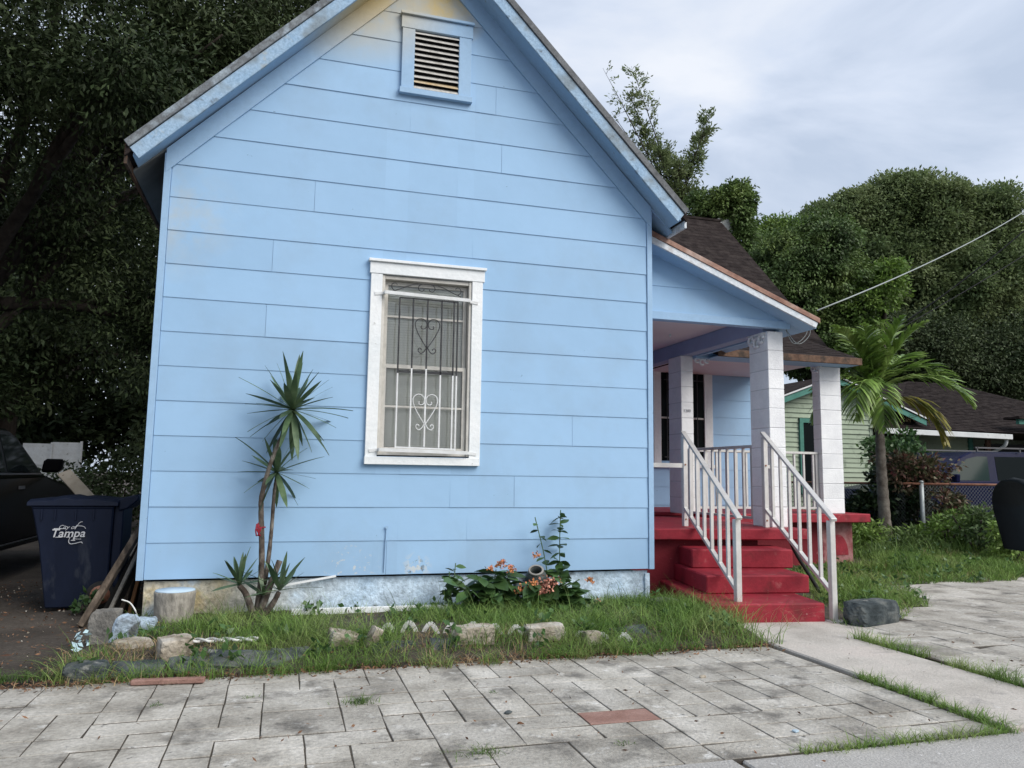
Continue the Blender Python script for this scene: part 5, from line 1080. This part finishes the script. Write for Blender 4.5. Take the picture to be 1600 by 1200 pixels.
# ================================================================== TREES
def in_house(P):
    x, y, z = P[:, 0], P[:, 1], P[:, 2]; top = 4.05 + SL*(np.minimum(x, 2*HC-x)+.285) + .25
    a = (x > -.55) & (x < 5.3) & (y > -.6) & (y < 9.2) & (z < top)
    c = (x > 4.6) & (x < 11) & (y > -.2) & (y < 11.8) & (z < np.minimum(7.3, np.minimum(y-.7, 15-y))+.25)
    return a | c
def tree(name, label, base, trunk, lobes, L, W, m, seed, per=60, spread=.35, droop=.2, r=.3, cat='tree', limb_r=.09, group=None, follow=True):
    T = thing(name, label, cat, base, group); base = Vector(base); tk = MB(); top = Vector(trunk[-1]); c = curve([base-Vector((0, 0, .2))]+[Vector(t) for t in trunk], 8); n = len(c)
    tk.tube(c, [r*(1.15-.6*i/(n-1)) for i in range(n)], 12)
    g = random.Random(seed)
    for lb in lobes:
        st = c[int(n*g.uniform(.5, .98))]; e = Vector(lb[0]); mid = st.lerp(e, .5)+Vector((g.uniform(-.3, .3), g.uniform(-.3, .3), g.uniform(0, .5)))
        q_ = curve([st, mid, e], 6); tk.tube(q_, [limb_r*(1-.75*i/(len(q_)-1)) for i in range(len(q_))], 7)
        for k in range(3):
            e2 = e+Vector((g.uniform(-1, 1)*lb[1][0]*.7, g.uniform(-1, 1)*lb[1][1]*.7, g.uniform(-.3, 1)*lb[1][2]*.7)); q2 = curve([mid, mid.lerp(e2, .5)+Vector((0, 0, .2)), e2], 5); tk.tube(q2, [limb_r*.5*(1-.8*i/(len(q2)-1)) for i in range(len(q2))], 6)
    tk.build('trunk', BARK, T, True)
    P, D = clump_points(lobes, seed, per, spread); k = ~in_house(P) & (P[:, 2] > .05); P, D = P[k], D[k]
    V, F = leaf_mesh(P, L, W, droop, D*.6 if follow else None, seed=seed, nrm=D); np_mesh('crown', V, F, m, T, tuple(base)); return T
# left: big dark oak over the drive, and the dark wood behind
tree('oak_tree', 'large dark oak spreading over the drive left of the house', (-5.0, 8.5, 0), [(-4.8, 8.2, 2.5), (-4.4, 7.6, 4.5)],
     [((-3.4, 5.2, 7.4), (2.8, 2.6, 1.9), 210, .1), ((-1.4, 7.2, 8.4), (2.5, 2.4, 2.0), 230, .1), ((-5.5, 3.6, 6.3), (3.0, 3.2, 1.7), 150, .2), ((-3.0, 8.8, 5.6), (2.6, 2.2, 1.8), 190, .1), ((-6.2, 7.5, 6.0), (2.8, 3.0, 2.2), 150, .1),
      ((.6, 10.2, 9.4), (2.2, 2.2, 2.0), 150, .1), ((-2.6, 6.4, 10.3), (3.0, 2.6, 1.8), 130, .2), ((-6.5, .2, 6.2), (2.6, 3.0, 1.6), 90, .2), ((-1.5, 9.6, 4.2), (1.5, 1.6, 1.3), 90, .1), ((-1.3, 4.2, 6.9), (1.0, 1.2, .9), 46, .1), (tuple(atD(420, 45, 15)), (1.6, 1.6, 1.3), 110, .1), (tuple(atD(320, 70, 14)), (1.6, 1.6, 1.3), 90, .1), (tuple(atD(500, 5, 16)), (1.6, 1.6, 1.4), 90, .1), ((-2.4, .8, 9.2), (2.6, 2.8, 1.1), 110, .1), ((-5.0, -1.6, 5.8), (2.2, 3.0, 1.6), 110, .1)], .13, .045, LEAFD, 51, 95, .33, .25, .42, limb_r=.16)  # last two lobes are out of view, added to block sky over the drive
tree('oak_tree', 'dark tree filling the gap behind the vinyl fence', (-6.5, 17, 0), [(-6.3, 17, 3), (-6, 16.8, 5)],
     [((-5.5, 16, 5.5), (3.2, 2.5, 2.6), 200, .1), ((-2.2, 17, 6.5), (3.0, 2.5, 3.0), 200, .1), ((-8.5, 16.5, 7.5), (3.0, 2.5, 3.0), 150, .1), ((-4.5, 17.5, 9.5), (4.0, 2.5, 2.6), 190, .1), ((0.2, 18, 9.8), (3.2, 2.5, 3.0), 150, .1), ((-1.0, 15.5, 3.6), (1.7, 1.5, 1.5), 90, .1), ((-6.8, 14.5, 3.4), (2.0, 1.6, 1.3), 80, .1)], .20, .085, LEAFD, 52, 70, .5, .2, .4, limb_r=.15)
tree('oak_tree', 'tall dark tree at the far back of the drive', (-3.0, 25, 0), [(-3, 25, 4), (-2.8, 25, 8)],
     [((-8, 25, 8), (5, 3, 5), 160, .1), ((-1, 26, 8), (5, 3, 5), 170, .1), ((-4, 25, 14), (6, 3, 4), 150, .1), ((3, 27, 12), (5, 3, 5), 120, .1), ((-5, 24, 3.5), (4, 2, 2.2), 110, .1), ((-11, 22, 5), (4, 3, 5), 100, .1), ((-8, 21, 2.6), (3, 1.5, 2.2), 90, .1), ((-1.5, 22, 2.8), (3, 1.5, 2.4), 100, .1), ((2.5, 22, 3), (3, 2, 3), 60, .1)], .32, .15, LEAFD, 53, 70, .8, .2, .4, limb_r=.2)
def bush(label, c, r, n, L, W, m, seed, per=50, sp=.16, name='bush', group='bushes along the back of the drive'):
    T = thing(name, label, 'bush', (c[0], c[1], float(gz(c[0], c[1]))), group); s = MB(); g = random.Random(seed)
    for k in range(5): s.tube([(c[0]+g.uniform(-.1, .1), c[1], 0), (c[0]+g.uniform(-.7, .7)*r[0], c[1]+g.uniform(-.7, .7)*r[1], c[2]+g.uniform(-.2, .4)*r[2])], .015, 5)
    s.build('stems', BARK, T); P, D = clump_points([(c, r, n, .1)], seed, per, sp); k = P[:, 2] > .03; V, F = leaf_mesh(P[k], L, W, .2, D[k]*.6, seed=seed); np_mesh('foliage', V, F, m, T, (c[0], c[1], 0)); return T
bush('dark green bush beside the house wall behind the garbage cart', (-.85, 10.6, .7), (.9, .8, .95), 60, .10, .05, LEAFD, 61); bush('leafy dark bush left of centre at the back of drive', (-2.2, 11.4, .9), (1.0, .9, 1.1), 70, .10, .05, LEAFD, 62)
bush('dark bush in front of the white vinyl fence', (-3.3, 12.2, .7), (.8, .7, .9), 45, .10, .05, LEAFD, 63); bush('low dark bush at the far end of drive by the wall', (-.9, 12.6, 1.3), (1.0, .8, 1.5), 70, .12, .06, LEAFD, 64)
bush('small weed clump growing at the foot of the garbage cart', (-.50, .62, .05), (.12, .10, .08), 8, .07, .04, SHRUBLEAF, 65, 22, .04, 'weed', 'weeds by the cart')
# right side
def tree_at(name, label, px, t, spec, m, L, W, seed, per, sp, r=.35, cat='tree', droop=.2, group=None):
    lobes = []
    for (x, y, rx, ry, rz, n) in spec: p = atD(x, y, t+rz*.0); lobes.append((tuple(p), (rx, rz, ry), int(n*1.25), .72))
    b_ = atD(px, 700, t); g_ = float(gz(b_.x, b_.y)); low = min(l[0][2] for l in lobes)
    return tree(name, label, (b_.x, b_.y, g_), [(b_.x, b_.y, max(1.5, low*.5)), (b_.x, b_.y, max(2.5, low))], lobes, L, W, m, seed, per, sp, droop, r, cat, .12, group)
tree_at('oak_tree', 'broad rounded oak behind the green house at far right', 1440, 46, [(1425, 312, 1.7, 1.35, 1.6, 60), (1375, 325, 1.5, 1.2, 1.5, 50), (1465, 322, 1.4, 1.2, 1.5, 45), (1325, 340, 1.5, 1.1, 1.5, 50), (1285, 352, 1.0, .8, 1.0, 26), (1350, 365, 1.9, 1.3, 1.8, 60), (1505, 352, 1.5, 1.4, 1.6, 50), (1548, 332, 1.35, 1.1, 1.4, 45), (1578, 372, 1.0, 1.0, 1.2, 28), (1530, 395, 1.9, 1.4, 1.8, 60), (1440, 375, 2.2, 1.6, 2.0, 80), (1395, 300, .8, .6, .8, 18), (1400, 440, 3.2, 2.4, 2.6, 130), (1520, 450, 4.2, 3.0, 3, 150), (1590, 505, 3.0, 2.2, 3, 100), (1450, 530, 4.2, 2.6, 3, 140), (1570, 560, 3.6, 2.4, 3, 110), (1340, 440, 2.6, 3.0, 2.5, 90)], LEAFM, .25, .12, 71, 210, .55)
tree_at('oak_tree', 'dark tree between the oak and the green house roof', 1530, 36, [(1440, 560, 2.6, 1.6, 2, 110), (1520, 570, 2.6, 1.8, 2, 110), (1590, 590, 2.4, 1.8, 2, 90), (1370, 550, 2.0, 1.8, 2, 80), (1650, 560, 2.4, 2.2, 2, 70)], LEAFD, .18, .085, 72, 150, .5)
tree_at('vine_covered_tree', 'tree draped in dark hanging vines behind the porch roof', 1270, 30, [(1285, 385, 1.35, 1.15, 1.2, 90), (1250, 440, 1.3, 1.8, 1.3, 110), (1300, 450, 1.2, 1.8, 1.2, 100), (1215, 430, 1.0, 1.7, 1.2, 80), (1320, 520, 1.2, 1.5, 1.2, 80), (1260, 530, 1.4, 1.4, 1.2, 90), (1190, 480, 1.0, 1.6, 1.0, 50)], LEAFV, .14, .075, 73, 170, .26, droop=.6)
tree_at('vine_covered_tree', 'bright yellow-green vine crown left of the dark vine tree', 1210, 33, [(1222, 378, 1.4, .8, 1.2, 80), (1198, 398, .9, .9, 1.2, 60), (1256, 372, 1.0, .6, 1.0, 40)], LEAFY, .16, .085, 74, 140, .28, droop=.3)
tree_at('vine_covered_tree', 'bright leafy sapling right of the dark vine tree', 1375, 29, [(1380, 445, .75, .7, .8, 26), (1350, 480, .6, .8, .8, 22), (1395, 425, .45, .4, .5, 12), (1335, 560, .8, .9, .8, 26)], LEAFY, .20, .10, 75, 50, .22, .12)
# vine mound over the chimney on the ridge
vb = atY(1137, 352, 8.0)
CH = thing('vine_covered_chimney', 'square chimney smothered in green vines on the dark roof ridge', 'chimney', (vb.x, 8.25, 6.6))
s = MB(); s.box(vb.x-.28, 7.95, 6.2, vb.x+.10, 8.4, 7.25); s.build('stack', mat('pale_render', [(.42, .42, .40), (.5, .5, .48)], 4, .9), CH)
lob = [((atY(1137, 320, 8.2)), (.50, .45, .55), 130, .5), ((atY(1116, 335, 8.3)), (.35, .4, .5), 50, .3), ((atY(1156, 330, 8.0)), (.33, .4, .75), 80, .4), ((atY(1088, 335, 8.8)), (.35, .4, .5), 30, .3), ((atY(1160, 372, 7.9)), (.30, .3, .5), 30, .3)]
P, D = clump_points([(tuple(a), b_, n, sh_) for a, b_, n, sh_ in lob], 81, 60, .10); V, F = leaf_mesh(P, .10, .055, .5, D, seed=81, nrm=D); np_mesh('vines', V, F, LEAFV, CH, (vb.x, 8.25, 6.6))
# slender tree above the roof: open sprays of leaves against the sky
TT = thing('slender_tree', 'slender open tree with feathery sprays rising behind the roof', 'tree', (12.2, 15.5, 0)); s = MB(); g = random.Random(9); Pl, Dl = [], []
root = atD(1050, 420, 26); s.tube(curve([Vector((12.2, 15.5, -.2)), Vector((12.1, 15.4, 5)), root], 6), .14, 8)
sprays = [((1060, 330), (985, 105)), ((1050, 330), (1000, 180)), ((1045, 320), (935, 115)), ((1060, 330), (1095, 190)), ((1060, 320), (1110, 200)), ((1050, 330), (1060, 220)), ((1050, 330), (1020, 240)), ((1060, 330), (1085, 250)), ((1040, 320), (960, 170)), ((1050, 340), (1045, 270)), ((1070, 330), (1100, 300)), ((1045, 330), (990, 140))]
for (a, e) in sprays:
    A, E_ = atD(*a, 26), atD(*e, 26)+Vector((0, g.uniform(-1, 1), 0)); c = curve([root, A, A.lerp(E_, .6)+Vector((0, 0, .15)), E_], 8); s.tube(c, [.04*(1-.9*i/(len(c)-1)) for i in range(len(c))], 5)
    dens = .35 if e[0] < 970 else 1.0
    for k in range(int(46*dens)):
        t = g.uniform(.42, 1.0); p = c[int(t*(len(c)-1))]; d = Vector((g.gauss(0, 1), g.gauss(0, .6), g.uniform(-.2, 1.6))).normalized()*g.uniform(.2, .7)*(1.15-.6*t); s.tube([p, p+d], [.008, .003], 4)
        nL = int(20*(.6 if dens < 1 else 1)); ts = np.array([g.uniform(.3, 1.05) for _ in range(nL)])[:, None]; Pl.append(np.array(p)+np.array(d)*ts+rng.normal(size=(nL, 3))*.06); Dl.append(np.repeat(np.array([d.normalized()]), nL, 0))
s.build('trunk', BARK, TT, True); V, F = leaf_mesh(np.concatenate(Pl), .14, .055, 0, np.concatenate(Dl), seed=3); np_mesh('crown', V, F, LEAFM, TT, (12.2, 15.5, 0))
# croton shrub by the fence post and weeds
bush('dark shrub with reddish leaves growing through the fence by the post', atD(1405, 785, 14.8), (.72, .5, .85), 100, .13, .06, DKSHRUB, 91, 45, .13, 'shrub', 'shrubs along the fence')
bush('reddish leaf shrub top behind the fence post', atD(1430, 735, 14.6), (.78, .4, .30), 60, .12, .055, CROTON, 92, 45, .11, 'shrub', 'shrubs along the fence')
bush('red and orange leaf shrub low in front of the van', atD(1478, 800, 14.2), (.36, .3, .40), 34, .11, .05, CROTON, 93, 40, .09, 'shrub', 'shrubs along the fence')
bush('green leafy plant below the neighbouring porch gutter', atD(1395, 708, 17.5), (.75, .4, .5), 40, .14, .08, SHRUBLEAF, 94, 35, .15, 'shrub', 'shrubs along the fence')
bush('dark leafy plant at the end of the porch deck', atD(1345, 800, 14.8), (.45, .35, .35), 28, .13, .07, DKSHRUB, 95, 35, .10, 'shrub', 'shrubs along the fence')
for k, (x, y, t, rx, rz, lb) in enumerate(((1480, 832, 13.3, .55, .34, 'weed clump in front of the fence near its corner post'), (1530, 822, 12.6, .55, .40, 'weed clump in front of the van rear door'), (1585, 840, 11.8, .55, .42, 'weed clump at the right picture edge below the mailbox'), (1420, 850, 13.2, .45, .25, 'low weed clump right of the palm trunk'), (1340, 835, 13.0, .5, .25, 'low weed clump left of the palm trunk'))):
    bush(lb, atD(x, y, t), (rx, .45, rz), 34, .10, .04, LEAFV if k % 2 else LEAFY, 100+k, 40, .10, 'weed', 'weeds along the fence')
s0 = atD(1404, 858, 13.6); s = MB(); s.lathe([(.02, -.02), (.16, .0), (.19, .08), (.12, .17), (.03, .2)], (s0.x, s0.y, .08), 14); s.build('plastic_bag', TARP, None, True, jitter=.015, label='crumpled pale blue bag lying at the palm foot', cat='bag')

# ================================================================== GRASS AND LITTER
def scatter(n, x0, x1, y0, y1, keep, seed):
    g = np.random.default_rng(seed); P = np.stack([g.uniform(x0, x1, n), g.uniform(y0, y1, n)], 1); return P[keep(P[:, 0], P[:, 1], g)]
def wob(x, y): return np.sin(x*3.1+y*1.7)+np.sin(x*7.3-y*4.1+1.2)*.6+np.sin(y*6.0+x*2.2)*.5
# bed grass
def kbed(x, y, g):
    edge = -1.95+.10*np.sin(x*3.3)+.07*np.sin(x*7.7+1)+.04*np.sin(x*17); w_ = wob(x, y)
    dens = np.where(x > 3.2, 1.0, np.where(x > 1.0, .8, .6))*np.clip(.55+.55*w_, .03, 1)
    return (y > edge) & (y < -.05) & (g.uniform(size=len(x)) < dens)
P = scatter(34000, -.15, 4.85, -2.05, -.05, kbed, 201); R3 = np.column_stack([P, bedz(P[:, 0], P[:, 1])-.01])
h = np.where(P[:, 1] > -.55, .62, 1.0)*(.13+.07*np.clip(wob(P[:, 0]*.7, P[:, 1]), 0, 1)+np.where(P[:, 0] > 1.8, .03, 0)+np.where(P[:, 0] > 4.0, .03, 0))
V, F = blades(R3, h, .0058, 1.15, 202); np_mesh('bed_grass', V, F, GRASS, None, smooth=True, label='long green grass growing in the planter bed', cat='grass', kind='stuff')
P = scatter(900, -.1, 4.8, -1.98, -.1, kbed, 203); R3 = np.column_stack([P, bedz(P[:, 0], P[:, 1])]); V, F = blades(R3, .30, .0045, .9, 204); np_mesh('tall_grass', V, F, GRASSD, None, smooth=True, label='taller thin grass stalks in the planter bed', cat='grass', kind='stuff')
P = scatter(4200, -.3, 4.75, -2.12, -1.2, lambda x, y, g: g.uniform(size=len(x)) < np.clip(.35+.5*np.sin(x*2.6+1), .05, 1), 205); R3 = np.column_stack([P, bedz(P[:, 0], P[:, 1])]); V, F = blades(R3, .10, .005, 1.5, 206); np_mesh('dry_grass', V, F, STRAW, None, label='dry straw-coloured grass along the bed front', cat='grass', kind='stuff')
# grass beside the steps on the left
P = scatter(3800, 4.0, 5.25, -2.3, -.6, lambda x, y, g: (x < 4.95+.16*np.sin(y*5)+(y+1.3)*.25) & (y > -1.95-.15*np.sin(x*4)), 207); R3 = np.column_stack([P, np.full(len(P), .015)]); V, F = blades(R3, .20, .006, 1.0, 208); np_mesh('step_grass', V, F, GRASS, None, smooth=True, label='tall grass overgrowing the left foot of the steps', cat='grass', kind='stuff')
P = scatter(46, 4.85, 5.6, -1.35, -1.05, lambda x, y, g: x < 5.7, 209); R3 = np.column_stack([P, np.zeros(len(P))]); V, F = blades(R3, .34, .004, 1.3, 210); np_mesh('dry_stalks', V, F, STRAW, None, label='thin dry grass stalks in front of the red steps', cat='grass', kind='stuff')
# right lawn
lx = np.array((5.6, 5.95, 6.65, 7.6, 8.3, 8.8, 10, 11, 14, 24)); ly = np.array((-1.15, -1.45, -1.25, -.62, .35, .72, .65, 1.0, 1.05, 1.1))
def klawn(x, y, g): return (y > np.interp(x, lx, ly)+.06*np.sin(x*9)) & ~((x < 6.9) & (y > .1)) & ~((x < 6.25+(y+1.25)*.25) & (y > -1.28)) & ~((x < 9.7) & (y > 2.3)) & (x < 9+(y+2)*1.15+2)
P = scatter(95000, 5.9, 14, -1.5, 4.6, klawn, 211); z = gz(P[:, 0], P[:, 1]); R3 = np.column_stack([P, z-.01])
V, F = blades(R3, .13+.05*np.clip(wob(P[:, 0]*.6, P[:, 1]*.6), -.6, 1), .011, .9, 212, segs=2); np_mesh('lawn_grass', V, F, GRASS, None, smooth=True, label='bright green grass lawn right of the steps', cat='grass', kind='stuff')
P = scatter(12000, 9.0, 20, 2.6, 9.0, lambda x, y, g: (~((x < 10.6) & (y > 4.0))) & (g.uniform(size=len(x)) < .8), 213); R3 = np.column_stack([P, gz(P[:, 0], P[:, 1])-.01]); V, F = blades(R3, .30, .018, .7, 214, segs=2); np_mesh('weed_grass', V, F, GRASSD, None, smooth=True, label='rank darker weeds and grass along the fence', cat='grass', kind='stuff')
P = scatter(3500, 5.9, 13, -1.4, 4.4, klawn, 215); R3 = np.column_stack([P, gz(P[:, 0], P[:, 1])]); V, F = blades(R3, .13, .008, 1.3, 216, segs=2); np_mesh('dry_lawn_blades', V, F, STRAW, None, label='dead straw blades mixed through the right lawn', cat='grass', kind='stuff')
# broad-leaved weeds in bed and lawn
P = np.concatenate([scatter(90, .0, 4.8, -1.9, -.15, lambda x, y, g: g.uniform(size=len(x)) < .8, 217), scatter(160, 6.2, 11.5, -1.2, 3.2, klawn, 218)]); g = np.random.default_rng(219); A = []
for (x, y) in P: n = int(g.integers(6, 13)); A.append(np.column_stack([g.normal(x, .035, n), g.normal(y, .035, n), gz(x, y) + (.08 if x < 5 else .03) + g.uniform(0, .10, n)]))
A = np.concatenate(A); V, F = leaf_mesh(A, .075, .04, .1, seed=220); np_mesh('broadleaf_weeds', V, F, SHRUBLEAF, None, label='scattered broad-leaved weeds in the bed and lawn', cat='weeds', kind='stuff')
# tufts in joints
def tufts(name, label, spots, seed, m=GRASS):
    g = np.random.default_rng(seed); A = []; H = []
    for (x, y, r, n, hh) in spots: A.append(np.column_stack([g.normal(x, r, n), g.normal(y, r*.6, n), np.full(n, -.005)])); H.append(np.full(n, hh))
    V, F = blades(np.concatenate(A), np.concatenate(H), .0045, 1.2, seed); np_mesh(name, V, F, m, None, smooth=True, label=label, cat='grass', kind='stuff')
sp = [(1.594, -2.74, .05, 150, .05), (2.06, -3.66, .06, 130, .04), (1.02, -2.5, .02, 22, .03), (.55, -2.55, .03, 30, .03), (2.37, -2.72, .018, 25, .025), (2.75, -3.72, .03, 30, .03)]
tufts('joint_grass', 'small grass tufts growing from the paver joints', sp, 221, GRASSD)
sp = [(4.775, y, .025, 70, .06+.03*random.random()) for y in np.arange(-3.95, -2.95, .09)] + [(x, -4.03, .035, 60, .05+.03*random.random()) for x in np.arange(3.55, 4.8, .10)]
fr = [(float(x), -1.99+random.uniform(-.06, .05), .05, 75, .11+.07*random.random()) for x in (.12, .3, .42, .62, .78, 1.02, 1.18, 1.42, 1.5, 1.85, 2.1, 2.2, 2.55, 2.9, 3.05, 3.2, 3.5, 3.75, 3.9, 4.15, 4.4, 4.6)]
tufts('bed_front_grass', 'grass clumps spilling over the bed edge onto the pavers', fr, 225, GRASS)
tufts('seam_grass', 'grass strip along the walk and sidewalk seams', sp, 222, GRASS)
sp = [(5.63+random.uniform(-.02, .03), y, .035, 70, .08+.05*random.random()) for y in list(np.arange(-1.95, -2.6, -.10)) + list(np.arange(-2.85, -3.9, -.09))]
tufts('walk_edge_grass', 'grass strip along the right edge of the garden walk', sp, 223, GRASS)
sp = [(x, -1.75-.12*abs(x-.0), .06, 90, .07) for x in np.arange(-1.5, -.1, .1)]
tufts('drive_edge_grass', 'short mossy grass between dirt drive and pavers', sp, 224, GRASSD)
# litter
g = np.random.default_rng(231)
P = np.column_stack([g.uniform(-.4, 4.8, 1500), -1.98+g.normal(0, .07, 1500), np.full(1500, .012)]); Q = np.column_stack([g.uniform(-3, -.1, 1400), g.uniform(-1.6, 3, 1400), np.full(1400, -.01)]); Q2 = np.column_stack([g.uniform(0, 4.6, 900), g.uniform(-1.8, -.2, 900), np.full(900, .06)])
V, F = leaf_mesh(np.concatenate([P, Q, Q2]), .032, .012, 0, np.column_stack([g.normal(size=(3800, 2)), np.zeros(3800)]), seed=6); np_mesh('leaf_litter', V, F, LITTER, None, label='brown dead leaves and mulch at the bed edge and drive', cat='leaf litter', kind='stuff')
P = np.column_stack([g.uniform(-1, 8, 260), g.uniform(-5, -1.9, 260), np.full(260, .012)]); V, F = leaf_mesh(P, .035, .012, 0, np.column_stack([g.normal(size=(260, 2)), np.zeros(260)]), fold=.05, seed=8); np_mesh('paving_debris', V, F, LITTER, None, label='scattered small twigs and leaf bits on the paving', cat='debris', kind='stuff')
for (x, y, sz, m, lb, rz) in ((794, 1113, (.05, .035, .012), SLATE, 'dark slate chip lying on the pavers', .8), (1243, 1142, (.035, .03, .012), TARP, 'pale blue plastic scrap on the pavers', .3), (1098, 1057, (.05, .025, .02), ROCKL, 'small tan pebble on the pavers below the steps', .1)):
    rock('small_chip', lb, P0(x, y, .008), sz, m, int(x), .4, 'chip', None, rz)
g = np.random.default_rng(241); n = 420; P = np.column_stack([g.uniform(-3.2, -.1, n), g.uniform(-1.7, 2.6, n), np.full(n, -.018)])
V, F = leaf_mesh(P, .022, .02, 0, np.column_stack([g.normal(size=(n, 2)), g.normal(size=n)*.3]), fold=.5, seed=12); np_mesh('gravel_bits', V, F, ROCKL, None, label='pale gravel bits scattered on the dirt drive', cat='gravel', kind='stuff')
